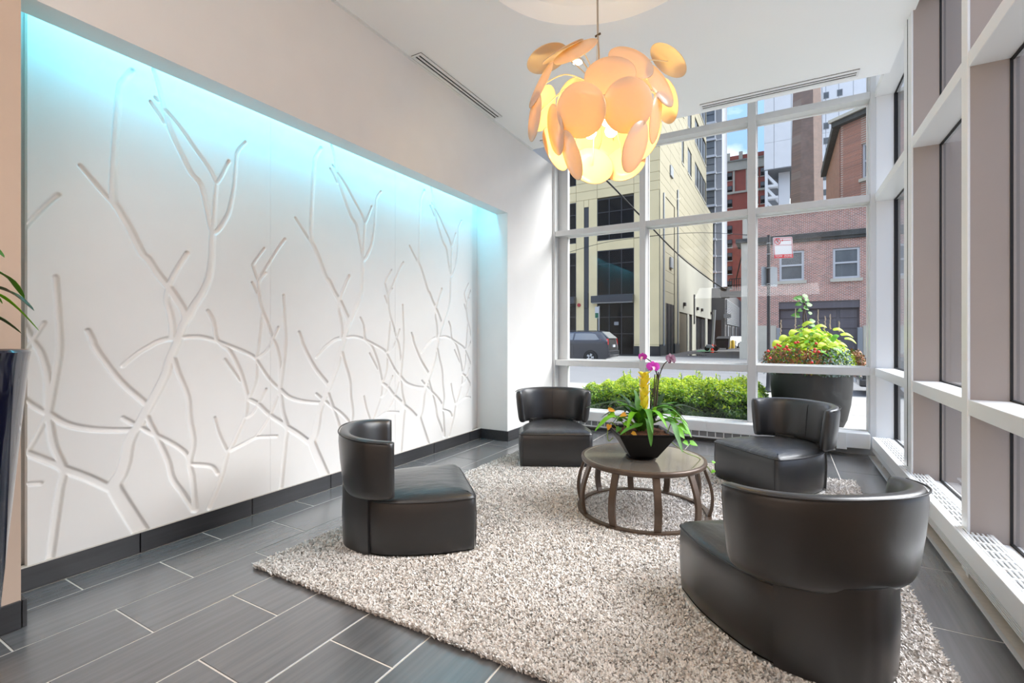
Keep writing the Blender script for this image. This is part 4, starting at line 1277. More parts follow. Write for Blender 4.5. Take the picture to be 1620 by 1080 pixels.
# pilasters and the recessed bay with a dark door between them
for a, b in ((ya, sy(1052)), (yc, yd)):
    spanel(a, b, zb, zrow[0], .02); MB().box(-.06, .05, a, b, 0, zb).build('granite_base', 'granite_black', cb)
zd = sz(1060, 481)
zz = [zd, sz(1060, 463), sz(1060, 446.5), sz(1060, 431), sz(1060, 403), sz(1060, 389), zrow[0]]
for z0, z1 in zip(zz, zz[1:]): spanel(sy(1052), yc, z0, z1, -.03)
MB().box(-.029, -.015, sy(1052), yc, 0, zd).build('door_recess', 'black_metal', cb)
for f in (.33, .66): 
    q = sy(1052) + (yc - sy(1052)) * f; MB().box(-.015, .01, q - .03, q + .03, 0, zd).build('door_bar', 'frame_dark', cb)
MB().tube([(.07, sy(1048), .5), (.07, sy(1048), zrow[0])], .05, 8).build('rain_pipe', 'galvanized', cb, smooth=True)
MB().tube([(.07, sy(1070.5), .5), (.07, sy(1070.5), zrow[0] + 1.2)], .05, 8).build('rain_pipe', 'galvanized', cb, smooth=True)
for vv in (416, 298):
    c_ = L3(on_x(1061, vv if vv > 300 else 272, SX))
    MB().box(.0, .10, c_[1] - .35, c_[1] + .35, c_[2] - .3, c_[2] + .3).build('wall_unit', 'galvanized', cb, bevel=.02)
# smooth render with garage bays below
bays_ = [(sy(1074), sy(1087)), (sy(1090), sy(1094.5)), (sy(1100.5), sy(1115.5)), (sy(1119), sy(1126))]
zg = sz(1074, 493)
spanel(yd, yend, zg, zs_low, 0, 'stucco_white', 'stucco_wall')
prev = yd
for a, b in bays_:
    spanel(prev, a, 0, zg, 0, 'stucco_white', 'bay_pier'); prev = b
    MB().box(-.5, -.45, a, b, 0, zg).build('bay_back', 'brown_panel' if a == bays_[0][0] else 'black_metal', cb)
spanel(prev, yend, 0, zg, 0, 'stucco_white', 'bay_pier')
a, b = bays_[2]
for k in range(5):
    q = a + (b - a) * (k + .5) / 5; MB().box(-.10, -.05, q - .12, q + .12, 0, zg * .95).build('gate_bar', 'frame_dark', cb)
for u, v in ((1081, 481), (1102, 488), (1109, 490), (1124, 495)):
    c_ = L3(on_x(u, v, SX)); MB().box(0, .16, c_[1] - .2, c_[1] + .2, c_[2] - .12, c_[2] + .1).build('wall_lamp', 'black_metal', cb, bevel=.03)
c_ = L3(on_x(1097, 488, SX)); MB().tube([(.06, c_[1], c_[2] - 1.1), (.06, c_[1], c_[2] + 1.0)], .06, 6).build('vent_pipe', 'frame_dark', cb)
# upper side panels in courses with windows left open
zc = [zs_low] + [z for z in np.arange(zs_low + dz * .8, TOP, dz * .8)]
wrows = []
z_lo = sz(1115, 320); z_hi = sz(1099, 251); hh = z_hi - z_lo
gaps = [(sy(1078), sy(1081.5)), (sy(1087.5), sy(1093.5)), (sy(1099), sy(1116.5))]
per = (sz(1115, 320) - sz(1115, 262)) * -1
rows_w = [(z_lo, z_hi)]
zz_ = z_lo
while zz_ + hh * 1.75 < TOP:
    zz_ += hh * 1.65; rows_w.append((zz_, zz_ + hh))
def segs_for(z0, z1):
    zm = (z0 + z1) / 2
    ye = YUP if zm > ZSP else yend
    if any(lo - .02 < zm < hi + .02 for lo, hi in rows_w):
        out = []; p = yd
        for a, b in gaps: out.append((p, a)); p = b
        return out + [(p, ye)]
    n_ = 3
    return [(yd + (ye - yd) * i / n_, yd + (ye - yd) * (i + 1) / n_) for i in range(n_)]
edges = sorted(set([zs_low, ZSP] + list(zc) + [q for r in rows_w for q in r] + [TOP]))
ed2 = [edges[0]]
for q in edges[1:]:
    if q - ed2[-1] > .22: ed2.append(q)
for z0, z1 in zip(ed2, ed2[1:]):
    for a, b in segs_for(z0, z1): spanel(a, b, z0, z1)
for z0, z1 in zip(zrow, zrow[1:]):
    spanel(0, sy(1060), z0, z1); spanel(sy(1060), yd, z0, z1)
for lo, hi in rows_w:
    for a, b in gaps:
        n_ = 4 if b - a > 4 else 1
        o = MB().box(-.09, -.03, a, b, lo, hi).build('window', 'frame_dark', cb)
        for i in range(n_):
            q0, q1 = a + (b - a) * (i + .12) / n_, a + (b - a) * (i + .88) / n_
            MB().box(-.03, -.02, q0, q1, lo + .12, hi - .12).build('pane', 'glass_grey', o)
        MB().box(-.03, .05, a, b, lo - .12, lo).build('window_ledge', 'stucco_white', cb)

# ---- grey tower with glazed bays, beyond the cream building
TY = 54.0
tw = thing('apartment_tower', 'grey apartment tower with glazed bays and white floor edges, behind the cream building', 'building', (float(on_y(1133, 500, TY)[0]), TY, 0))
tx0 = float(on_y(1133, 500, TY)[0])
def tx(u): return float(on_y(u, 500, TY)[0]) - tx0
def tz_(v): return float(on_y(1133, v, TY)[2])
q = tx(1142); q2 = float(on_x(1150, 500, q + tx0)[1]) - TY
MB().box(tx(1116) - 3, q - .01, 0, q2 - .02, 0, 40).build('tower_wall', 'tower_grey', tw)
MB().box(q, q + .02, 0.0, q2, 0, 40).build('side_wall', 'tower_pale', tw)
vs = [456, 429.5, 404.5, 378, 352, 325, 299, 273, 247, 220.7, 194.5, 168, 142, 116, 90]
for v0, v1 in zip(vs, vs[1:]):
    MB().box(tx(1117), tx(1133.5), -.5, .0, tz_(v0) - .18, tz_(v0) + .05).build('floor_edge', 'tower_pale', tw)
    MB().box(tx(1133.5), tx(1141.9), -.06, .0, tz_(v0) - .14, tz_(v0) - .02).build('floor_band', 'tower_pale', tw)
    o = MB().box(tx(1118), tx(1131.5), -.30, .0, tz_(v0) + .05, tz_(v1) - .18).build('bay_window', 'glass_grey', tw)
    MB().box(tx(1131), tx(1132.5), -.36, .0, tz_(v0) + .05, tz_(v1) - .18).build('bay_mullion', 'tower_pale', tw)
    MB().box(tx(1118), tx(1131), -.33, -.30, (tz_(v0) + tz_(v1)) / 2 - .05, (tz_(v0) + tz_(v1)) / 2 + .02).build('bay_rail', 'frame_dark', tw)

# ---- red brick apartment building far behind
RY = 74.0
rb = thing('brick_apartment_building', 'tall red brick apartment building with cream trim at the end of the alley', 'building', (float(on_y(1165, 500, RY)[0]), RY, 0))
rx0 = float(on_y(1165, 500, RY)[0])
def rxx(u): return float(on_y(u, 500, RY)[0]) - rx0
def rz(v): return float(on_y(1165, v, RY)[2])
MB().box(rxx(1145), rxx(1215), 0, 12, 0, rz(246)).build('brick_wall', 'brick_red', rb)
MB().box(rxx(1145), rxx(1215), -.25, 0, rz(270), rz(256)).build('cornice', 'limestone', rb)
MB().box(rxx(1145), rxx(1215), -.4, 0, rz(256), rz(254)).build('cornice_ledge', 'stucco_white', rb)
for u in (1149, 1169, 1189): MB().box(rxx(u), rxx(u + 6), -.15, .2, rz(254), rz(241)).build('parapet_pier', 'limestone', rb)
MB().box(rxx(1145), rxx(1215), -.2, 0, rz(306), rz(303)).build('string_course', 'limestone', rb)
for u in (1159.5, 1180): MB().box(rxx(u), rxx(u + 3), -.12, 0, rz(306), rz(266)).build('quoin_strip', 'limestone', rb)
for v in (271.5, 293, 314.5, 356, 378, 399, 420.5, 444):
    for u in (1150.5, 1192, 1203):
        o = MB().box(rxx(u), rxx(u + 8), -.05, .05, rz(v + 12.5), rz(v)).build('window', 'frame_dark', rb)
        MB().box(rxx(u + .8), rxx(u + 7.2), -.08, -.05, rz(v + 5.8), rz(v + .8)).build('pane', 'glass_grey', o)
        MB().box(rxx(u + .8), rxx(u + 7.2), -.07, -.05, rz(v + 11.8), rz(v + 6.6)).build('pane', 'glass_dark', o)
        MB().box(rxx(u - .6), rxx(u + 8.6), -.12, 0, rz(v + 13.6), rz(v + 12.5)).build('sill', 'limestone', rb)

# ---- white concrete tower
WY = 62.0
wt = thing('white_tower', 'white panelled tower on braced legs rising behind the brick garage', 'building', (float(on_y(1250, 500, WY)[0]), WY, 0))
wx0 = float(on_y(1250, 500, WY)[0])
def wx(u): return float(on_y(u, 500, WY)[0]) - wx0
def wzz(v): return float(on_y(1250, v, WY)[2])
zs0 = wzz(263)
MB().box(wx(1208.5) + .02, wx(1430), .02, 14, zs0 + .02, 50).build('tower_core', 'soffit_grey', wt)
# cladding panels
ul = [1208.5, 1224.5, 1252, 1280, 1300.5, 1306.5, 1327, 1350, 1385, 1430]
zl = list(np.arange(zs0, 50, 3.05))
wins = []
for a, b in zip(ul, ul[1:]):
    for z0, z1 in zip(zl, zl[1:]):
        MB().box(wx(a) + .02, wx(b) - .02, -.03, .05, z0 + .015, z1 - .015).build('cladding_panel', 'concrete_white', wt)
MB().box(wx(1208.5), wx(1430), .0, 14, zs0 - .10, zs0).build('soffit', 'soffit_grey', wt)
for v in (181, 204.5, 227.5, 158, 135):
    for u in (1302.5, 1324):
        o = MB().box(wx(u), wx(u + 9), -.06, .0, wzz(v + 10), wzz(v)).build('window', 'tower_grey', wt)
        MB().box(wx(u + 1), wx(u + 8), -.08, -.06, wzz(v + 9), wzz(v + 1)).build('pane', 'glass_grey', o)
zr0 = wzz(335)
MB().box(wx(1231.5), wx(1250), 1.5, 12, 0, zs0 - .1).build('stair_core', 'concrete_white', wt)
MB().box(wx(1302), wx(1345), 1.0, 12, 0, zs0 - .1).build('stair_core', 'concrete_white', wt)
for v in (279.5, 303):
    for u in (1303, 1322): MB().box(wx(u), wx(u + 6), .94, 1.0, wzz(v + 9), wzz(v)).build('window', 'glass_grey', wt)
MB().box(wx(1210), wx(1214.5), 0, 1, 0, zs0 - .1).build('leg', 'concrete_white', wt)
MB().box(wx(1210), wx(1231.5), 3.8, 4.2, 0, zs0 - .1).build('shaded_wall', 'tower_grey', wt)
for v in (287, 306): MB().box(wx(1210), wx(1231), .2, 1.0, wzz(v + 4), wzz(v)).build('braced_beam', 'concrete_white', wt)
for (u0, v0, u1, v1) in ((1214, 268, 1231, 287), (1214, 290, 1231, 310), (1214, 312, 1231, 332)):
    x0, x1, z0, z1 = wx(u0), wx(u1), wzz(v0), wzz(v1)
    MB().hexa([(x0, .3, z0), (x0, .3, z0 - .45), (x1, .3, z1 - .45), (x1, .3, z1)], [(x0, .9, z0), (x0, .9, z0 - .45), (x1, .9, z1 - .45), (x1, .9, z1)]).build('brace', 'concrete_white', wt)

# ---- octagonal brick chimney
KY = 44.0
kc = on_y(1276, 500, KY)
kh = thing('brick_chimney', 'tall tapering octagonal brick chimney in front of the white tower', 'chimney', (kc[0], KY, 0))
r0 = (float(on_y(1303, 500, KY)[0]) - float(on_y(1249, 500, KY)[0])) / 2
zt_k, zm_k = float(on_y(1276, 60, KY)[2]), float(on_y(1276, 320, KY)[2])
def octa(r, z): return [(r * math.cos(rad(22.5 + 45 * k)), r * math.sin(rad(22.5 + 45 * k)), z) for k in range(8)]
rr_ = lambda z: r0 * 1.03 * (1 - .155 * (z - zm_k) / (float(on_y(1276, 140, KY)[2]) - zm_k))
MB().loft([octa(rr_(z), z) for z in np.linspace(0, zt_k, 12)], cap0=True, cap1=True).build('shaft', 'brick_chimney', kh)
MB().loft([octa(rr_(zt_k) * 1.08, zt_k), octa(rr_(zt_k) * 1.12, zt_k + .6)], cap0=True, cap1=True).build('cap', 'brick_chimney', kh)

# ---- brick garage across the street
gx0 = float(on_y(1276, 500, GY)[0])
gb = thing('brick_garage', 'two storey red brick garage with a grey door and two white windows across the street', 'building', (gx0, GY, 0))
def gx(u): return float(on_y(u, 500, GY)[0]) - gx0
def gz(u, v): return float(on_y(u, v, GY)[2])
XR = 16.0
zpar = gz(1276, 333); zband0, zband1 = gz(1276, 378), gz(1276, 370)
def hole_wall(x0, x1, z0, z1, holes, y0, y1, mt_, nm, par):
    xs = sorted({x0, x1, *[h[0] for h in holes], *[h[1] for h in holes]}); zs = sorted({z0, z1, *[h[2] for h in holes], *[h[3] for h in holes]})
    m = MB()
    for a, b in zip(xs, xs[1:]):
        for c, d in zip(zs, zs[1:]):
            if any(h[0] - 1e-4 <= a and b <= h[1] + 1e-4 and h[2] - 1e-4 <= c and d <= h[3] + 1e-4 for h in holes): continue
            m.box(a, b, y0, y1, c, d)
    return m.build(nm, mt_, par)
dr = (gx(1232), gx(1360.5), 0.0, gz(1276, 476.5))
W1 = (gx(1233), gx(1272), gz(1252, 444), gz(1252, 397)); W2 = (gx(1317.5), gx(1360.5), gz(1339, 440), gz(1339, 391.5))
W3 = tuple([W2[0] + (W2[0] - W1[0]), W2[1] + (W2[0] - W1[0]), W2[2], W2[3]])
W4 = tuple([W2[0] + 2 * (W2[0] - W1[0]), W2[1] + 2 * (W2[0] - W1[0]), W2[2], W2[3]])
W5 = tuple([W2[0] + 3 * (W2[0] - W1[0]), W2[1] + 3 * (W2[0] - W1[0]), W2[2], W2[3]])
D2 = (dr[0] + 5.2, dr[1] + 5.2, 0.0, dr[3])
xl = gx(1184.5)
hole_wall(xl, XR, 0, zpar, [dr, W1, W2, W3, W4, W5, D2], 0, .35, 'brick_garage', 'brick_wall', gb)
MB().box(xl, XR, .36, 12, 0, zpar - .3).build('building_core', 'brown_panel', gb)
MB().box(xl - .02, XR, -.10, .40, zpar, zpar + .12).build('parapet_coping', 'cornice_dark', gb)
MB().box(xl - .02, XR, -.16, .0, zband0, zband1).build('cornice_band', 'cornice_dark', gb)
MB().box(xl - .02, XR, -.10, .0, zband0 - .12, zband0).build('cornice_band', 'cornice_dark', gb)
MB().box(xl, dr[0] - .1, -.05, .0, 0, gz(1200, 515)).build('stone_base', 'limestone', gb)
MB().box(dr[1] + .1, D2[0] - .1, -.05, .0, 0, gz(1370, 515)).build('stone_base', 'limestone', gb)
for (a, b, z0, z1) in (W1, W2, W3, W4, W5):
    fr = MB(); e = .085
    fr.box(a, a + e, .03, .14, z0, z1); fr.box(b - e, b, .03, .14, z0, z1); fr.box(a + e, b - e, .03, .14, z1 - e, z1); fr.box(a + e, b - e, .03, .14, z0, z0 + e)
    zm = z0 + (z1 - z0) * .52; fr.box(a + e, b - e, .03, .12, zm - .035, zm + .035)
    o = fr.build('window', 'window_white', gb)
    MB().box(a + e, b - e, .09, .10, z0 + e, zm - .035).build('pane', 'glass_grey', o); MB().box(a + e, b - e, .07, .08, zm + .035, z1 - e).build('pane', 'glass_grey', o)
    MB().box(a - .09, b + .09, -.08, .12, z0 - .13, z0).build('window_sill', 'limestone', gb)
    MB().box(a - .01, b + .01, -.015, .1, z1, z1 + .16).build('brick_lintel', 'brick_garage', gb)
for (a, b, z0, z1) in (dr, D2):
    MB().box(a, b, .22, .34, 0, z1).build('garage_door', 'garage_door_grey', gb)
    MB().box(a, b, .05, .24, z1 - .30, z1).build('door_header', 'garage_door_grey', gb)
    for i in range(4):
        for j in range(5):
            x0_, x1_ = a + (b - a) * i / 4, a + (b - a) * (i + 1) / 4; q0, q1 = (z1 - .32) * j / 5, (z1 - .32) * (j + 1) / 5
            MB().box(x0_ + .05, x1_ - .05, .195, .22, q0 + .04, q1 - .04).build('door_panel', 'garage_door_grey', gb, bevel=.012, seg=1)
    for q in (a, b): MB().box(q - .09, q + .09, -.09, .10, 0, .55 * z1).build('door_guard', 'galvanized', gb, bevel=.02)
# limestone corner pier on the alley side
px0 = gx(1173)
MB().box(px0, xl, -.15, 1.2, 0, gz(1180, 385)).build('corner_pier', 'limestone', gb)
MB().box(px0 - .06, xl + .02, -.30, 1.3, 0, gz(1180, 540)).build('pier_base', 'limestone', gb)
MB().box(px0 - .22, xl + .02, -.30, 1.4, gz(1180, 385), gz(1180, 379)).build('pier_cornice', 'cornice_dark', gb)
MB().box(px0 + .05, xl, -.10, 1.1, gz(1180, 379), gz(1180, 345)).build('pier_block', 'limestone', gb)
MB().box(px0 + .02, xl, .4, 12, 0, gz(1180, 390)).build('alley_wall', 'limestone', gb)

# ---- canted brick building above the garage
q0 = np.array([2.42, 27.0]); dd = np.array([.74, -.67]); dd /= np.linalg.norm(dd)
nv = np.array([-dd[1], dd[0]])          # pointing into the building
gbl = thing('brick_corner_building', 'red brick building with slanted corner and stone cornice rising above the garage', 'building', (q0[0], q0[1], 0))
Lc = 4.4
def ctop(u, v):
    # height where the sight line meets the canted wall
    d = ray(u, v); A = np.array([[d[0], -dd[0]], [d[1], -dd[1]]]); t, s_ = np.linalg.solve(A, q0); return 1 + d[2] * t, s_
zc_, _ = ctop(1340, 196)
def cw(s0, s1, n0, n1, z0, z1):
    P = [dd * s0 + nv * n0, dd * s1 + nv * n0, dd * s1 + nv * n1, dd * s0 + nv * n1]
    return MB().hexa([(*p, z0) for p in P], [(*p, z1) for p in P])
zlow = 5.0
wa = ctop(1363, 283); wb = ctop(1363, 228); s0w = wa[1]; 
ww = 1.15
def cant_hole():
    m = None
    for (a, b, z0, z1) in ((0, s0w, 0, zc_), (s0w + ww, Lc, 0, zc_), (s0w, s0w + ww, 0, wa[0]), (s0w, s0w + ww, wb[0], zc_)):
        k = cw(a, b, 0, .4, z0, z1)
        m = k if m is None else m.add(k.V, k.F)
    return m
cant_hole().build('brick_wall', 'brick_gable', gbl)
k = cw(s0w, s0w + .09, .08, .2, wa[0], wb[0])
for a in ((s0w + ww - .09, s0w + ww, .08, .2, wa[0], wb[0]), (s0w + .09, s0w + ww - .09, .08, .2, wb[0] - .09, wb[0]), (s0w + .09, s0w + ww - .09, .08, .2, wa[0], wa[0] + .09), (s0w + .09, s0w + ww - .09, .08, .18, (wa[0] + wb[0]) / 2 - .04, (wa[0] + wb[0]) / 2 + .04)):
    j = cw(*a); k.add(j.V, j.F)
o = k.build('window', 'window_white', gbl)
cw(s0w + .09, s0w + ww - .09, .14, .15, wa[0] + .09, wb[0] - .09).build('pane', 'glass_dark', o)
cw(s0w - .08, s0w + ww + .08, -.08, .1, wa[0] - .14, wa[0]).build('window_sill', 'limestone', gbl)
cw(-.25, Lc + .2, -.28, .5, zc_, zc_ + .22).build('cornice', 'cornice_dark', gbl)
cw(-.33, Lc + .25, -.38, .6, zc_ + .22, zc_ + .36).build('cornice_ledge', 'limestone', gbl)
# left return and the straight street wall to the right with arched windows
rt0 = np.array([0, 0]); 
MB().box(-.02, .30, .25, 8, 0, zc_).build('side_wall', 'brick_gable', gbl)
MB().box(-.30, .10, .1, 8, zc_, zc_ + .36).build('side_cornice', 'cornice_dark', gbl)
e0 = dd * Lc
ytop = zc_
def arch(xc, z0, z1, w):
    pts = [(xc - w, z0), (xc + w, z0)] + [(xc + w * math.cos(a), z1 + w * math.sin(a)) for a in np.linspace(0, PI, 9)]
    return pts
wx_l, wx_r = e0[0], 14.0
MB().box(wx_l, wx_r, e0[1], e0[1] + .5, zpar - .5, ytop).build('street_wall', 'brick_gable', gbl)
MB().box(wx_l - .1, wx_r, e0[1] - .28, e0[1] + .5, ytop, ytop + .36).build('cornice', 'cornice_dark', gbl)
MB().box(wx_l, wx_r, e0[1] - .06, e0[1], 9.3, 9.75).build('stone_band', 'limestone', gbl)
for xc in (3.6, 5.6, 7.6, 9.6):
    o = MB().prism(arch(xc, 9.8, 11.4, .55), e0[1] - .04, e0[1] + .02, 'y').build('arched_window', 'window_white', gbl)
    MB().prism(arch(xc, 9.9, 11.35, .42), e0[1] - .06, e0[1] - .035, 'y').build('pane', 'glass_grey', o)
    for k_ in range(11):
        a = PI * (k_ + .5) / 11
        c_ = np.array([xc + .72 * math.cos(a), 11.4 + .72 * math.sin(a)]); 
        r_ = np.array([math.cos(a), math.sin(a)]) * .15; t_ = np.array([-math.sin(a), math.cos(a)]) * .095
        MB().prism([tuple(c_ - r_ - t_), tuple(c_ + r_ - t_), tuple(c_ + r_ + t_), tuple(c_ - r_ + t_)], e0[1] - .05, e0[1], 'y').build('arch_brick', 'brick_gable', o)

# ---- grey building with louvres at the end of the alley
AY = 46.0
def ax_(u, Y=AY): return float(on_y(u, 500, Y)[0])
def az(v, Y=AY, u=1140): return float(on_y(u, v, Y)[2])
lb_ = thing('alley_building', 'low grey building with louvred side wall deep in the alley', 'building', (ax_(1128), AY, 0))
o0 = ax_(1128)
xr_ = ax_(1147) - o0
MB().box(-3, xr_, 0, 24, 0, az(455)).build('front_wall', 'building_grey', lb_)
y2 = float(on_x(1168, 500, xr_ + o0)[1]) - AY
n_ = 16
zl0, zl1 = az(512, AY, 1147), az(472, AY, 1147)
for k_ in range(n_):
    z = zl0 + (zl1 - zl0) * k_ / n_; MB().box(xr_, xr_ + .14, .3, y2, z, z + (zl1 - zl0) / n_ * .6).build('louvre_slat', 'galvanized', lb_)
MB().box(xr_, xr_ + .04, .6, y2, 0.1, zl0 - .2).build('bay_opening', 'black_metal', lb_)
for f in (.1, .4, .7): MB().box(xr_, xr_ + .12, y2 * f, y2 * f + .5, 0, zl0 - .1).build('bay_post', 'galvanized', lb_)
MB().box(0.2, xr_ - .3, -.03, 0, .2, az(506)).build('brown_panel', 'brown_panel', lb_)
MB().box(.9, 1.5, -.25, 0, az(503), az(497)).build('wall_box', 'galvanized', lb_)

# ---- things in the alley
def ground_at(u, v): p = on_z(u, v, 0); return p
p = on_y(1143, 500, 40.0)
db = thing('dumpster', 'black metal rubbish dumpster standing in the alley', 'dumpster', (p[0], 40.0, 0))
hw = (float(on_y(1153, 500, 40)[0]) - float(on_y(1133, 500, 40)[0])) / 2
MB().hexa([(-hw * .9, 0, .12), (hw * .9, 0, .12), (hw * .9, 1.2, .12), (-hw * .9, 1.2, .12)], [(-hw, -.05, .78), (hw, -.05, .78), (hw, 1.3, .95), (-hw, 1.3, .95)]).build('bin', 'dumpster_black', db, bevel=.02)
MB().hexa([(-hw * 1.04, -.1, .78), (hw * 1.04, -.1, .78), (hw * 1.04, 1.35, .95), (-hw * 1.04, 1.35, .95)], [(-hw * 1.04, -.1, .84), (hw * 1.04, -.1, .84), (hw * 1.04, 1.35, 1.01), (-hw * 1.04, 1.35, 1.01)]).build('lid', 'dumpster_black', db)
for q in (-.7, .7): MB().lathe([(.07, 0), (.07, .12)], 10, (q * hw, .2)).build('wheel', 'tyre', db)
for i, (u, lb) in enumerate(((1127, 'orange traffic cone in the alley, the one left of its twin'), (1131, 'orange traffic cone in the alley, the one right of its twin, nearer the dumpster'))):
    p = on_y(u, 500, 36.0 + i)
    cn = thing('traffic_cone', lb, 'traffic cone', (p[0], 36.0 + i, 0), 0, 'cones in the alley')
    MB().box(-.15, .15, -.15, .15, 0, .03).build('cone_base', 'cone_orange', cn)
    MB().lathe([(.12, .03), (.03, .46), (.0001, .47)], 12).build('cone_body', 'cone_orange', cn, smooth=True)
for i, (u, lb) in enumerate(((1153.5, 'yellow bollard beside the dumpster'), (1159.5, 'yellow bollard by the louvred wall in the alley'))):
    p = on_y(u, 500, 43 + 1 * i)
    tag(MB().lathe([(.13, 0), (.13, .62), (.09, .68), (.0001, .70)], 12).build('bollard', 'bollard_yellow', loc=(p[0], 43 + 1 * i, 0), smooth=True), lb, 'bollard')
p = on_y(1124.5, 500, 35)
bk = thing('parked_scooter', 'small dark scooter parked beside the cones in the alley', 'scooter', (p[0], 35.3, 0))
for q in (-.28, .28): MB().lathe([(.0001, -.04), (.17, -.04), (.17, .04), (.0001, .04)], 16).build('wheel', 'tyre', bk, loc=(q, 0, .17)).rotation_euler = (PI / 2, 0, 0)
MB().hexa([(-.35, -.1, .2), (.25, -.1, .2), (.25, .1, .2), (-.35, .1, .2)], [(-.32, -.09, .45), (.0, -.09, .42), (.0, .09, .42), (-.32, .09, .45)]).build('body', 'car_silver', bk, bevel=.03)
MB().tube([(.28, 0, .17), (.2, 0, .62)], .03, 8).build('fork', 'frame_dark', bk); MB().tube([(.2, -.2, .62), (.2, .2, .62)], .02, 8).build('handlebar', 'frame_dark', bk)
tag(MB().tube([on_y(1127, 548, 37), on_y(1130.5, 490, 37)], .09, 8).build('leaning_pipe', 'galvanized'), 'pale metal pole leaning at the end of the cream building wall in the alley', 'pole')
# fire stair platform sticking out over the alley from the right
p0 = on_y(1146, 466, 33.0)
fe = thing('fire_escape', 'black metal fire escape landing overhanging the alley', 'fire escape', (p0[0], 33.0, 0))
xx1 = float(on_y(1176, 466, 33)[0]) - p0[0]
zf = float(on_y(1160, 466, 33)[2])
MB().box(.1, xx1, 0, 1.6, zf - .06, zf + .22).build('landing', 'black_metal', fe)
MB().box(-.25, .25, .2, .9, zf - .15, zf + .55).build('counterweight', 'black_metal', fe, bevel=.06)
for q in np.linspace(.3, xx1, 7): MB().tube([(q, 0, zf + .2), (q, 0, zf + 1.0)], .025, 6).build('rail_post', 'black_metal', fe)
for z in (.6, 1.0): MB().tube([(.3, 0, zf + z), (xx1, 0, zf + z)], .025, 6).build('handrail', 'black_metal', fe)
MB().tube([(1.0, .3, zf + .2), (xx1 + .4, .3, zf + 3.6)], .05, 6).build('stair_stringer', 'black_metal', fe); MB().tube([(.6, .9, zf + 1), (xx1 + .2, .9, zf + 4.2)], .04, 6).build('stair_stringer', 'black_metal', fe)
MB().box(xx1 - .1, xx1 + 1.2, -.1, 2.0, 0, zf + .3).build('support_wall', 'limestone', fe)
# overhead cable
a, b = on_y(872, 234, 14.0), on_y(960, 285, 16.0)
def cable(pts, r, lab):
    P = catmull([np.array(p_, float) for p_ in pts], 10)
    tag(MB().tube(P, r, 6).build('overhead_cable', 'black_metal', smooth=True), lab, 'cable')
cable([on_y(870, 206, 15.0), on_y(958, 284, 18.0), on_y(1012, 340, 21.0), on_y(1076, 405, 26), on_y(1130, 447, 32), on_y(1150, 458, 33.2)], .035, 'thick black overhead cable sloping down across the cream building to the fire escape')
cable([on_y(880, 405, 22.0), on_y(950, 385, 22.5), on_y(1010, 376, 23), on_y(1100, 368, 23.5), on_y(1190, 372, 23.6)], .012, 'thin overhead wire crossing level in front of the cream building')
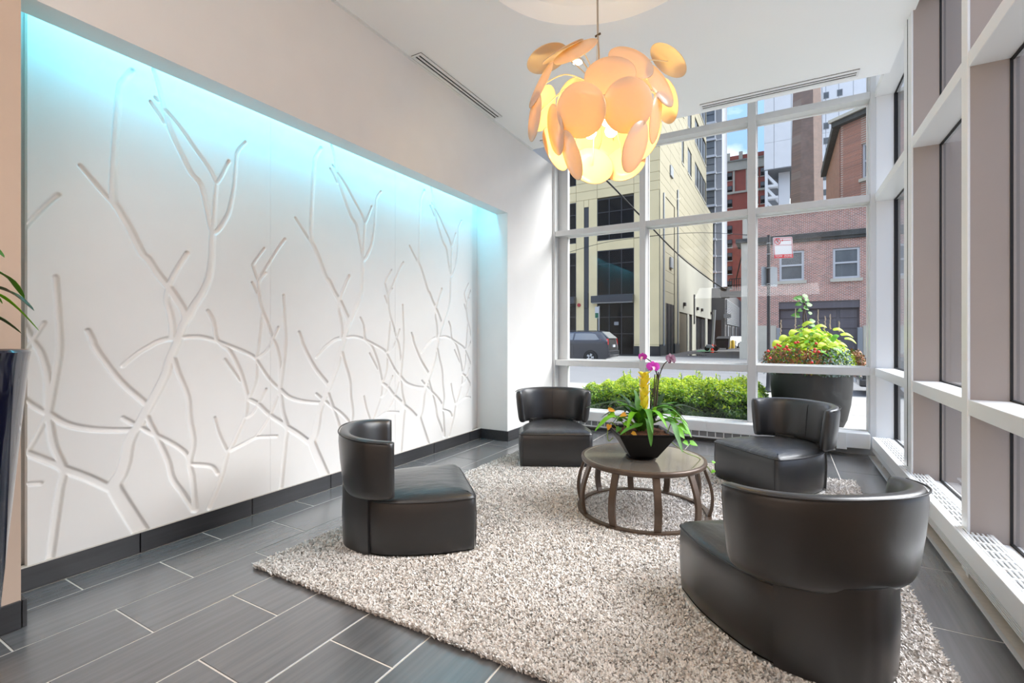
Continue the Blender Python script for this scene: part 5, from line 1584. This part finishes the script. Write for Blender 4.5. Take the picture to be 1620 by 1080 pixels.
# ------------------------------------------------------------------ vehicles
def car(name, label, loc, rz, body, W, prof_top, prof_bot, belt, wheels, wr, wins, tails=(), cat='car', extras=None, roof_in=.80):
    """side silhouette lofted across its width; x runs from tail (0) to nose (-L)"""
    t = thing(name, label, cat, loc, rz)
    xs = np.unique(np.concatenate([np.linspace(prof_top[-1][0], 0, 70), [p[0] for p in prof_top]]))
    ptx = [p[0] for p in prof_top][::-1]; ptz = [p[1] for p in prof_top][::-1]
    pbx = [p[0] for p in prof_bot][::-1]; pbz = [p[1] for p in prof_bot][::-1]
    Lx = xs[0]
    def hwid(z): return W / 2 * (1 - .03 * max(0, (belt - z)) / belt) if z < belt else W / 2 * (1 - (1 - roof_in) * (z - belt) / (max(ptz) - belt))
    def plan(x):
        e = min(1, (0 - x) / .16 + .0) if x > -.16 else (min(1, (x - Lx) / .35) if x < Lx + .35 else 1)
        return .86 + .14 * math.sqrt(max(0, 1 - (1 - max(0, e)) ** 2))
    rings = []
    for x in xs:
        zt, zb_ = np.interp(x, ptx, ptz), np.interp(x, pbx, pbz)
        if zt < zb_ + .02: zt = zb_ + .02
        side = []
        for f in np.linspace(0, 1, 10):
            z = zb_ + (zt - zb_) * f
            w = hwid(z) * plan(x) * (1 if f < .9 else (.985 if f < .99 else .93))
            side.append((w, z))
        r_ = [(x, -w, z) for w, z in side] + [(x, -w_ * side[-1][0], zt + .012) for w_ in (.6, 0, -.6)] + [(x, w, z) for w, z in side[::-1]]
        rings.append(r_)
    MB().loft(rings, cap0=True, cap1=True).build('body', body, t, smooth=True, angle=32)
    for i, wxp in enumerate(wheels):
        for sgn in (-1, 1):
            wl_ = MB().lathe([(wr * .55, -.075), (wr * .93, -.075), (wr, -.05), (wr, .05), (wr * .93, .075), (wr * .55, .075)], 28).build('wheel', 'tyre', t, loc=(wxp, sgn * (W / 2 - .045), wr), smooth=True, angle=50)
            wl_.rotation_euler = (PI / 2, 0, 0)
            m = MB().lathe([(.0001, -.04), (wr * .62, -.04), (wr * .66, .0), (wr * .66, .05), (.0001, .05)], 24)
            m.build('wheel_well', 'black_metal', wl_)
            s_ = MB()
            for k in range(5):
                a = 2 * PI * k / 5; c, q = math.cos(a), math.sin(a)
                for zz in (-.082, .078):
                    P = [(r_ * c - w_ * q, r_ * q + w_ * c) for r_, w_ in ((.04, -.030), (wr * .60, -.042), (wr * .60, .042), (.04, .030))]
                    s_.prism(P, zz, zz + .01)
            s_.lathe([(wr * .56, -.078), (wr * .66, -.084), (wr * .66, -.06)], 24); s_.lathe([(.0001, -.088), (.05, -.086), (.05, -.06)], 12)
            s_.build('alloy_rim', 'wheel_alloy', wl_)
            # dark arch above each wheel
            P = [(wxp + (wr * 1.22) * math.cos(a), wr + (wr * 1.18) * math.sin(a)) for a in np.linspace(-.35, PI + .35, 15)]
            m = MB().prism(P, sgn * (W / 2 - .02), sgn * (W / 2 + .004), 'y'); m.build('wheel_arch', 'tyre', t)
    for poly in wins:
        m = MB()
        for sgn in (-1, 1):
            A = [(x, sgn * (hwid(z) + .002), z) for x, z in poly]; B = [(x, sgn * (hwid(z) - .03), z) for x, z in poly]
            n = len(A); m = MB().add(A + B, [tuple(range(n))] + [(i, (i + 1) % n, n + (i + 1) % n, n + i) for i in range(n)])
            m.build('side_window', 'car_glass', t)
    if extras: extras(t, hwid)
    return t
def van_extras(t, hw):
    W = 1.34
    for s in (-1, 1):
        A = [(-.34, .93), (-.05, .95), (-.03, .72), (-.08, .70), (-.20, .80)]
        P = [(x, s * (hw(z) * (.985 if x < -.1 else .93) + .012), z) for x, z in A]; Q = [(x, s * (hw(z) - .1), z) for x, z in A]
        n = len(P)
        MB().add(P + Q, [tuple(range(n))] + [(i, (i + 1) % n, n + (i + 1) % n, n + i) for i in range(n)]).build('tail_lamp', 'tail_red', t)
        MB().tube([(-.55, s * .50, 1.255), (-1.7, s * .50, 1.262)], .014, 6).build('roof_rack', 'frame_dark', t)
    MB().hexa([(-.055, -.5, .95), (-.055, .5, .95), (-.36, .44, 1.20), (-.36, -.44, 1.20)], [(-.02, -.5, .97), (-.02, .5, .97), (-.325, .44, 1.22), (-.325, -.44, 1.22)]).build('rear_window', 'car_glass', t)
    MB().box(-.03, .035, -.62, .62, .30, .50).build('bumper', 'car_grey', t, bevel=.03)
    MB().box(-.02, .012, -.14, .14, .62, .72).build('licence_plate', 'sign_white', t)
    for x0 in (-1.42, -2.25):
        MB().box(x0, x0 + .012, -hw(.5) - .004, hw(.5) + .004, .30, .86).build('door_gap', 'black_metal', t)
VP_ = on_y(970, 560, 18.0)
car('minivan', 'dark grey minivan parked at the far kerb in front of the cream building', (VP_[0], 18.1, ZS), 0, 'car_grey', 1.30,
    [(0, .44), (-.02, .66), (-.06, .92), (-.34, 1.19), (-.50, 1.225), (-1.2, 1.235), (-2.0, 1.20), (-2.25, 1.13), (-2.85, .84), (-3.25, .74), (-3.45, .60), (-3.48, .34)],
    [(0, .24), (-.2, .17), (-1.5, .15), (-3.3, .17), (-3.48, .24)], .86, (-.72, -2.72), .235,
    [[(-.36, .93), (-.42, .96), (-.55, 1.12), (-.72, 1.155), (-1.36, 1.16), (-1.40, .90), (-.5, .90)], [(-1.46, .90), (-1.44, 1.16), (-2.02, 1.14), (-2.16, 1.08), (-2.22, .90)], [(-2.28, .90), (-2.26, 1.05), (-2.64, .90)]],
    extras=van_extras)
def nose_extras(t, hw):
    L = -3.2
    MB().box(L - .015, L + .1, -.30, .30, .34, .56).build('grille_frame', 'chrome', t, bevel=.02)
    for k in range(7): MB().box(L - .025, L, -.27, .27, .36 + k * .027, .372 + k * .027).build('grille_bar', 'black_metal', t)
    for s in (-1, 1): MB().box(L - .02, L + .22, s * .34, s * .54, .46, .58).build('headlamp', 'sign_white', t, bevel=.03)
    MB().box(L - .05, L + .1, -.58, .58, .16, .30).build('bumper', 'car_dark', t, bevel=.03)
    MB().box(L - .055, L - .04, -.15, .15, .20, .27).build('licence_plate', 'sign_white', t)
NS = on_y(1361, 590, 10.5)
car('sedan', 'dark sedan parked at the near kerb, only its nose showing past the black planter', (NS[0] + 3.2, 10.75, ZS), 0, 'car_dark', 1.22,
    [(0, .50), (-.03, .68), (-.5, .74), (-.95, .99), (-1.7, 1.0), (-2.3, .74), (-3.0, .64), (-3.16, .56), (-3.2, .36)], [(0, .26), (-.2, .16), (-3.05, .15), (-3.2, .22)], .70, (-.62, -2.58), .22,
    [[(-.72, .74), (-1.0, .93), (-1.32, .94), (-1.32, .73)], [(-1.37, .73), (-1.37, .94), (-1.7, .94), (-2.08, .73)]], extras=nose_extras)
FS = on_y(1600, 560, 17.5)
car('parked_car', 'dark car parked at the far kerb, seen through the side window at the right edge', (FS[0] + 1.2, 18.1, ZS), 0, 'car_dark', 1.24,
    [(0, .50), (-.03, .72), (-.4, .95), (-.7, 1.12), (-2.0, 1.12), (-2.5, .80), (-3.1, .70), (-3.24, .56), (-3.26, .36)], [(0, .26), (-.2, .17), (-3.1, .16), (-3.26, .22)], .78, (-.65, -2.6), .235,
    [[(-.5, .82), (-.72, 1.04), (-1.3, 1.06), (-1.3, .81)], [(-1.36, .81), (-1.36, 1.06), (-2.0, 1.04), (-2.25, .81)]])
AS = on_y(1157, 500, 47)
car('parked_car', 'small white car parked deep in the alley beside the louvred wall', (AS[0] + .8, 47.5, 0), rad(75), 'car_white', 1.2,
    [(0, .50), (-.03, .72), (-.5, 1.0), (-1.6, 1.0), (-2.2, .74), (-2.9, .62), (-3.0, .36)], [(0, .26), (-.2, .17), (-2.8, .16), (-3.0, .22)], .72, (-.6, -2.4), .22,
    [[(-.6, .76), (-.8, .94), (-1.5, .94), (-1.95, .76)]])

# ------------------------------------------------------------------ signs
SP = on_z(1216, 619.5, 0)
sg = thing('street_sign', 'black pole with white tow zone sign and blank grey sign on the pavement', 'street sign', (SP[0], SP[1], 0))
dps = float(np.array([SP[0], SP[1], 0]) @ FW)
zq = lambda v: 1 + (V0 - v) * dps / FPX
MB().lathe([(.09, 0), (.095, .02), (.07, .05), (.042, .10), (.036, .30), (.030, .34), (.027, zq(372)), (.0001, zq(371.5))], 16).build('pole', 'sign_pole', sg, smooth=True)
k = dps / FPX
def local_sign(nm, u0, u1, v0, v1, mt_, yo, yaw, th=.008, par=None, rnd=.02):
    # sign board as a thin rounded plate turned about the pole
    w, h = (u1 - u0) * k, (v1 - v0) * k
    pts = []
    for cx_, cy_, a0 in ((w / 2 - rnd, h / 2 - rnd, 0), (-w / 2 + rnd, h / 2 - rnd, 90), (-w / 2 + rnd, -h / 2 + rnd, 180), (w / 2 - rnd, -h / 2 + rnd, 270)):
        for a in (0, 30, 60, 90): pts.append((cx_ + rnd * math.cos(rad(a0 + a)), cy_ + rnd * math.sin(rad(a0 + a))))
    o = MB().prism(pts, -th / 2, th / 2, 'y').build(nm, mt_, par or sg)
    return o
sgy = YAW + rad(4)
su, sv = (1222.5 + 1253.5) / 2, (375 + 409) / 2
off = (su - 1216) * k
board = local_sign('sign_board', 1222, 1254, 375.5, 409, 'sign_white', 0, 0)
board.location = Vector((math.cos(sgy) * off + .03 * math.sin(sgy), math.sin(sgy) * off - .03 * math.cos(sgy), zq(sv))) * S
board.rotation_euler = (0, rad(-3), sgy)
bw, bh = 32 * k, 33.5 * k
def on_board(m_, nm, mt_): return m_.build(nm, mt_, board)
y_ = -.006
m = MB()
e = .008
m.box(-bw / 2 + .01, bw / 2 - .01, y_ - .0012, y_, bh / 2 - .014 - e, bh / 2 - .014 + .002); m.box(-bw / 2 + .01, -bw / 2 + .01 + e, y_ - .0012, y_, -bh / 2 + .05, bh / 2 - .02); m.box(bw / 2 - .01 - e, bw / 2 - .01, y_ - .0012, y_, -bh / 2 + .05, bh / 2 - .02)
m.box(-bw / 2 + .02, bw / 2 - .02, y_ - .0012, y_, .045, .050)
on_board(m, 'sign_border', 'sign_red')
on_board(MB().box(-bw / 2 + .004, bw / 2 - .004, y_ - .0012, y_, -bh / 2 + .006, -bh / 2 + .072), 'sign_band', 'sign_red')
cx_, cz_, R_ = -bw / 2 + .085, .118, .058
ring_ = MB()
n = 28
V = [(cx_ + r_ * math.cos(2 * PI * i / n), yy_, cz_ + r_ * math.sin(2 * PI * i / n)) for r_ in (R_, R_ - .012) for yy_ in (y_ - .0025, y_ - .0005) for i in range(n)]
F = []
for i in range(n):
    j = (i + 1) % n
    F += [(i, j, 2 * n + j, 2 * n + i), (n + i, 3 * n + i, 3 * n + j, n + j), (i, n + i, n + j, j), (2 * n + i, 2 * n + j, 3 * n + j, 3 * n + i)]
ring_.add(V, F)
d_ = R_ * .70; w_ = .0048
ring_.hexa([(cx_ - d_ - w_, y_ - .003, cz_ + d_ - w_), (cx_ - d_ + w_, y_ - .003, cz_ + d_ + w_), (cx_ + d_ + w_, y_ - .003, cz_ - d_ + w_), (cx_ + d_ - w_, y_ - .003, cz_ - d_ - w_)],
           [(cx_ - d_ - w_, y_ - .0015, cz_ + d_ - w_), (cx_ - d_ + w_, y_ - .0015, cz_ + d_ + w_), (cx_ + d_ + w_, y_ - .0015, cz_ - d_ + w_), (cx_ + d_ - w_, y_ - .0015, cz_ - d_ - w_)])
on_board(ring_, 'prohibition_ring', 'sign_red')
ar_ = MB().box(-.005, bw / 2 - .035, y_ - .0012, y_, cz_ + .012, cz_ + .022)
ar_.prism([(-.035, cz_ + .017), (.0, cz_ + .040), (.0, cz_ - .006)], y_ - .0012, y_, 'y')
on_board(ar_, 'arrow', 'sign_red')
def letters(txt, size, x, z, mt_, par, nm='lettering', sx=1.0):
    cu = bpy.data.curves.new(nm, 'FONT'); cu.body = txt; cu.size = size * S; cu.extrude = .0004 * S; cu.align_x = 'CENTER'; cu.align_y = 'CENTER'
    cu.materials.append(MATS[mt_])
    o = bpy.data.objects.new(nm, cu); COL.objects.link(o); o.parent = par
    me = bpy.data.meshes.new_from_object(o.evaluated_get(bpy.context.evaluated_depsgraph_get()))
    bpy.data.objects.remove(o)
    if not me.materials: me.materials.append(MATS[mt_])
    o = bpy.data.objects.new(nm, me); COL.objects.link(o); o.parent = par
    o.rotation_euler = (PI / 2, 0, 0); o.location = Vector((x, y_ - .0016, z)) * S; o.scale = (sx, 1, 1)
    return o
letters('P', .098, cx_, cz_, 'sign_black', board)
letters('TOW  ZONE', .056, 0, -bh / 2 + .039, 'sign_white', board, sx=1.0)
# second board, seen from its blank back, lower on the pole
b2 = local_sign('blank_board', 1205, 1234, 421.5, 452.5, 'sign_grey', 0, 0, rnd=.025)
off2 = (1219.5 - 1216) * k
b2.location = Vector((math.cos(sgy) * off2 - .04 * math.sin(sgy), math.sin(sgy) * off2 + .04 * math.cos(sgy), zq(437))) * S
b2.rotation_euler = (0, 0, sgy + rad(8))
for v in (385, 402, 424, 449):
    MB().box(-.034, .034, -.038, .038, zq(v) - .008, zq(v) + .008).build('bracket', 'galvanized', sg)
# small permit sign by the cream building
QP = on_y(947.5, 560, 23.2)
s2 = thing('parking_sign', 'small white and green parking sign on a thin pole in front of the cream building', 'street sign', (QP[0], 23.2, 0))
kz = lambda v: float(on_y(947, v, 23.2)[2])
MB().tube([(0, 0, 0), (0, 0, kz(484))], .035, 8).build('pole', 'galvanized', s2)
MB().box(-.19, .0, -.05, -.03, kz(503), kz(485)).build('sign_board', 'sign_white', s2)
MB().box(-.18, -.01, -.055, -.05, kz(502.5), kz(495)).build('sign_panel', 'sign_green', s2)

# ------------------------------------------------------------------ hedge under the window
def leaf_cards(name, C, nrmV, size, mats, mi, parent, fold=.25):
    """many small folded two-triangle-pair leaves in one mesh"""
    n_ = len(C)
    nrmV = nrmV / np.linalg.norm(nrmV, axis=1)[:, None]
    r = nrg.normal(0, 1, (n_, 3)); a = np.cross(nrmV, r); a /= np.linalg.norm(a, axis=1)[:, None]; b = np.cross(nrmV, a)
    s_ = size[:, None]
    tip, root = C + a * s_, C - a * s_ * .9
    l, rr = C + b * s_ * .52 + nrmV * s_ * fold, C - b * s_ * .52 + nrmV * s_ * fold
    V = np.stack([root, l, tip, rr], 1).reshape(-1, 3)
    i = np.arange(n_)[:, None] * 4
    F = np.concatenate([i + np.array([[0, 2, 1]]), i + np.array([[0, 3, 2]])], 0)
    return np_mesh(name, V, F, mats, parent, np.tile(mi, 2))
HX0, HX1, HY0, HY1 = -2.12, -.17, 5.42, 6.45
hd = thing('hedge', 'clipped green hedge with lime new growth outside the back window', 'hedge', ((HX0 + HX1) / 2, (HY0 + HY1) / 2, 0))
hcx, hcy = (HX0 + HX1) / 2, (HY0 + HY1) / 2
def hedge_h(x, y): 
    return .42 + .075 * np.clip((x - HX0) / (HX1 - HX0), 0, 1) + .035 * np.sin(x * 9 + 1) * np.sin(y * 7) + .03 * np.sin(x * 23 + y * 11)
Nh = 26000
fx_ = nrg.uniform(0, 1, (Nh, 3))
lump = nrg.uniform(0, 1, Nh)
X = HX0 + (HX1 - HX0) * fx_[:, 0]; Y = HY0 + (HY1 - HY0) * fx_[:, 1]
H = hedge_h(X, Y)
kind = nrg.uniform(0, 1, Nh)
Z = np.where(kind < .5, H * (.86 + .16 * fx_[:, 2]), H * fx_[:, 2] ** .8)
front = (kind >= .5) & (kind < .8)
Y = np.where(front, HY0 + .06 * np.sin(X * 17) + .05 * np.sin(Z * 30 + X * 11) + nrg.uniform(-.03, .08, Nh), Y)
endm = kind >= .93
X = np.where(endm, np.where(fx_[:, 1] < .5, HX0, HX1) + nrg.uniform(-.04, .04, Nh), X)
# rounded shoulders
edge = np.minimum.reduce([(X - HX0) / .25, (HX1 - X) / .15, (Y - HY0) / .2, (HY1 - Y) / .2])
Z = Z * np.clip(.72 + .28 * np.clip(edge, 0, 1) ** .5, 0, 1)
nv_ = np.stack([nrg.normal(0, .6, Nh), np.where(front, -1.0, -.2) + nrg.normal(0, .5, Nh), np.where(front, .5, 1.0) + nrg.normal(0, .4, Nh)], -1)
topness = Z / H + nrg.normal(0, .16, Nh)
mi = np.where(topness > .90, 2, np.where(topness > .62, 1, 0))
C = np.stack([X - hcx, Y - hcy, Z], -1)
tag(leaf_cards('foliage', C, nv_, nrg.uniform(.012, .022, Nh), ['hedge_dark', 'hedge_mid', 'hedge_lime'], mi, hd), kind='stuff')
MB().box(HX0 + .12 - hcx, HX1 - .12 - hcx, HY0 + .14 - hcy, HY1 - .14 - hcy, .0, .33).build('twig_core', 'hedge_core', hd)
# upright shoots
SC_, SN, SMI = [], [], []
ms = MB()
for q in range(34):
    sx, syy = nrg.uniform(HX0 + .15, HX1 - .08), nrg.uniform(HY0 + .1, HY1 - .3)
    if nrg.uniform() < .6: sx = nrg.uniform(-1.0, HX1 - .06)
    h0 = float(hedge_h(sx, syy)) - .05; hh_ = nrg.uniform(.06, .15)
    ms.tube([(sx - hcx, syy - hcy, h0 - .1), (sx - hcx + .01, syy - hcy, h0 + hh_)], .003, 4)
    for t_ in np.linspace(0, 1, 9):
        SC_.append((sx - hcx + nrg.normal(0, .010), syy - hcy + nrg.normal(0, .010), h0 + hh_ * t_)); SN.append((nrg.normal(), nrg.normal(), .6))
sxx, zsx = on_y(986, 589, 5.8)[[0, 2]]
ms.tube([(sxx - hcx + .04, 5.8 - hcy, .35), (sxx - hcx, 5.8 - hcy, zsx + .02)], .004, 4)
for t_ in np.linspace(0, 1, 22): SC_.append((sxx - hcx + .04 * (1 - t_) + nrg.normal(0, .010), 5.8 - hcy + nrg.normal(0, .010), .42 + (zsx + .02 - .42) * t_)); SN.append((nrg.normal(), nrg.normal(), .6))
SC_, SN = np.array(SC_), np.array(SN)
tag(leaf_cards('shoots', SC_, SN, nrg.uniform(.012, .018, len(SC_)), ['hedge_lime'], np.zeros(len(SC_), int), hd), kind='stuff')
tag(ms.build('shoot_stems', 'hedge_mid', hd), kind='stuff')

# ------------------------------------------------------------------ big planter outside
BP = np.array([.275, 6.15])
bp_ = thing('street_planter', 'very large charcoal planter overflowing with lime, bronze and red plants outside the window', 'potted plant', (*BP, 0))
MB().lathe([(.0001, 0), (.275, 0), (.288, .01), (.335, .12), (.367, .28), (.383, .45), (.388, .62), (.389, .70), (.372, .705), (.36, .66), (.0001, .66)], 64).build('pot', 'planter_charcoal', bp_, smooth=True, angle=50)
MB().lathe([(.0001, .672), (.361, .665)], 32).build('soil', 'soil', bp_)
def mound(n_, rmin, rmax, zfun, nmz=.9):
    a = nrg.uniform(0, 2 * PI, n_); r_ = rmin + (rmax - rmin) * np.sqrt(nrg.uniform(0, 1, n_))
    x_, y__ = r_ * np.cos(a), r_ * np.sin(a)
    z_ = zfun(r_, a) + nrg.normal(0, .012, n_)
    nn_ = np.stack([np.cos(a) * .5 + nrg.normal(0, .35, n_), np.sin(a) * .5 + nrg.normal(0, .35, n_), np.full(n_, nmz)], -1)
    return np.stack([x_, y__, z_], -1), nn_
C, nn_ = mound(1700, .0, .42, lambda r_, a: 1.08 - 2.0 * r_ ** 2 + .03 * np.sin(a * 5) - nrg.uniform(0, .10, len(r_)))
tag(leaf_cards('lime_foliage', C, nn_, nrg.uniform(.026, .046, len(C)), ['leaf_lime', 'leaf_bright'], (nrg.uniform(0, 1, len(C)) < .25).astype(int), bp_, .12), kind='stuff')
# camera-facing arc angles: toward -FW
af = math.atan2(-FW[1], -FW[0])
def arcmound(n_, a0, a1, r0_, r1_, z0, z1, sz):
    a = af + rad(a0) + (rad(a1) - rad(a0)) * nrg.uniform(0, 1, n_); f = nrg.uniform(0, 1, n_)
    r_ = r0_ + (r1_ - r0_) * nrg.uniform(0, 1, n_) ** .5
    z_ = z1 + (z0 - z1) * f + nrg.normal(0, .012, n_)
    r_ = r_ + .05 * (1 - np.abs(f - .5) * 2)
    C_ = np.stack([r_ * np.cos(a), r_ * np.sin(a), z_], -1)
    N_ = np.stack([np.cos(a) + nrg.normal(0, .5, n_), np.sin(a) + nrg.normal(0, .5, n_), nrg.normal(.4, .4, n_)], -1)
    return C_, N_, nrg.uniform(*sz, n_)
C, N_, z_ = arcmound(1500, -100, -8, .34, .43, .62, .86, (.010, .020))
tag(leaf_cards('bronze_foliage', C, N_, z_, ['leaf_bronze', 'leaf_dark'], (nrg.uniform(0, 1, len(C)) < .3).astype(int), bp_), kind='stuff')
C, N_, z_ = arcmound(800, 42, 95, .36, .45, .60, .84, (.012, .022))
tag(leaf_cards('bronze_foliage', C, N_, z_, ['leaf_bronze', 'leaf_dark'], (nrg.uniform(0, 1, len(C)) < .25).astype(int), bp_), kind='stuff')
C, N_, z_ = arcmound(650, -22, 22, .36, .43, .60, .86, (.010, .018))
tag(leaf_cards('silver_foliage', C, N_, z_, ['leaf_silver', 'leaf_dark'], (nrg.uniform(0, 1, len(C)) < .45).astype(int), bp_), kind='stuff')
C, N_, z_ = arcmound(300, 100, 260, .34, .43, .60, .84, (.014, .024))
tag(leaf_cards('bronze_foliage', C, N_, z_, ['leaf_bronze'], np.zeros(len(C), int), bp_), kind='stuff')
C, N_, z_ = arcmound(200, -112, -80, .38, .46, .60, .74, (.010, .018))
tag(leaf_cards('silver_foliage', C, N_, z_, ['leaf_silver'], np.zeros(len(C), int), bp_), kind='stuff')
DB = float(np.array([*BP, 0]) @ FW)
def bl(u, v, d_): return at_d(u, v, DB - d_) - np.array([*BP, 0])
# large single leaves
for (u, v, du, dv, L_, mt_) in ((1296, 556, 12, 6, .10, 'leaf_bright'), (1312, 548, 20, -2, .12, 'leaf_lime'), (1318, 552, 16, 10, .12, 'leaf_bright'), (1304, 560, 4, 18, .12, 'leaf_bright'), (1314, 556, 8, 14, .11, 'leaf_bright'), (1308, 545, -14, 2, .11, 'leaf_lime'), (1322, 545, 18, 2, .10, 'leaf_lime'), (1316, 540, 6, -8, .09, 'leaf_bright'),
                                 (1330, 530, 16, 2, .11, 'leaf_lime'), (1300, 530, -14, 2, .11, 'leaf_lime'), (1284, 524, -14, 4, .11, 'leaf_lime'), (1262, 524, -16, 4, .11, 'leaf_lime'), (1246, 532, -16, 6, .11, 'leaf_lime'), (1270, 516, 4, -2, .10, 'leaf_lime'), (1318, 522, 14, 2, .10, 'leaf_lime'), (1290, 518, 10, -1, .10, 'leaf_lime'), (1336, 536, 16, 6, .11, 'leaf_lime'), (1234, 540, -12, 6, .10, 'leaf_lime')):
    d_ = RT * du - UPV * dv; d_ = d_ / np.linalg.norm(d_)
    c = bl(u, v, .40 if v > 538 else .26)
    leaf_blade(MB(), [c, c + d_ * L_ * .5 + np.array([0, 0, .012]) - FW * .02, c + d_ * L_ - np.array([0, 0, .012]) - FW * .03], .034, 8, fold=.2, up=-FW * .5 + UPV, peak=.45).build('large_leaf', mt_, bp_, smooth=True, angle=180)
# climbing stem in the middle
st = [bl(1272, 520, .02), bl(1271, 498, .02), bl(1274, 484, .02), bl(1268, 470, .02)]
MB().tube(catmull(st, 6), .008, 6).build('twisted_stem', 'stem_dark', bp_, smooth=True); MB().tube([bl(1277, 520, .0), bl(1275, 500, .0), bl(1271, 480, .0)], .006, 6).build('twisted_stem', 'stem_dark', bp_, smooth=True)
for u, v, a, L_ in ((1268, 472, 150, .07), (1272, 470, 40, .07), (1266, 480, 200, .06), (1277, 482, 10, .07), (1272, 486, -30, .06), (1264, 499, 170, .08), (1280, 496, 30, .05), (1282, 508, 10, .07), (1270, 478, 90, .06), (1276, 476, 70, .06), (1262, 474, 140, .05), (1280, 512, -20, .08), (1268, 490, 200, .05)):
    heart_leaf(MB(), bl(u, v, .05), -FW + UPV * .6, RT * math.cos(rad(a)) + UPV * math.sin(rad(a)), L_).build('vine_leaf', 'leaf_green', bp_, smooth=True, angle=180)
for u, v0, v1 in ((1258, 488, 520), (1294, 490, 516), (1305, 500, 520), (1313, 497, 520), (1327, 508, 524), (1235, 506, 528)):
    m = MB().tube([bl(u, v1, .15), bl(u + .5, v0, .15)], .0035, 5)
    for t_ in np.linspace(0, 1, 12):
        c = bl(u + .5 * t_ + rng.uniform(-1, 1), v1 + (v0 - v1) * t_, .15); m.sphere(c, .007 * (1.1 - .6 * t_), 4)
    m.build('flower_spike', 'flower_spike', bp_)
for u, v in ((1230, 545), (1234, 547), (1247, 553), (1262, 541), (1258, 542), (1291, 543), (1288, 556), (1295, 556), (1284, 573), (1289, 552), (1215, 555), (1218, 566), (1241, 552), (1226, 549), (1244, 548)):
    m = MB().sphere(bl(u, v, .455), .013, 5); m.sphere(bl(u + 1.2, v + .5, .45), .010, 5)
    m.build('red_flower', 'petal_red', bp_, smooth=True)
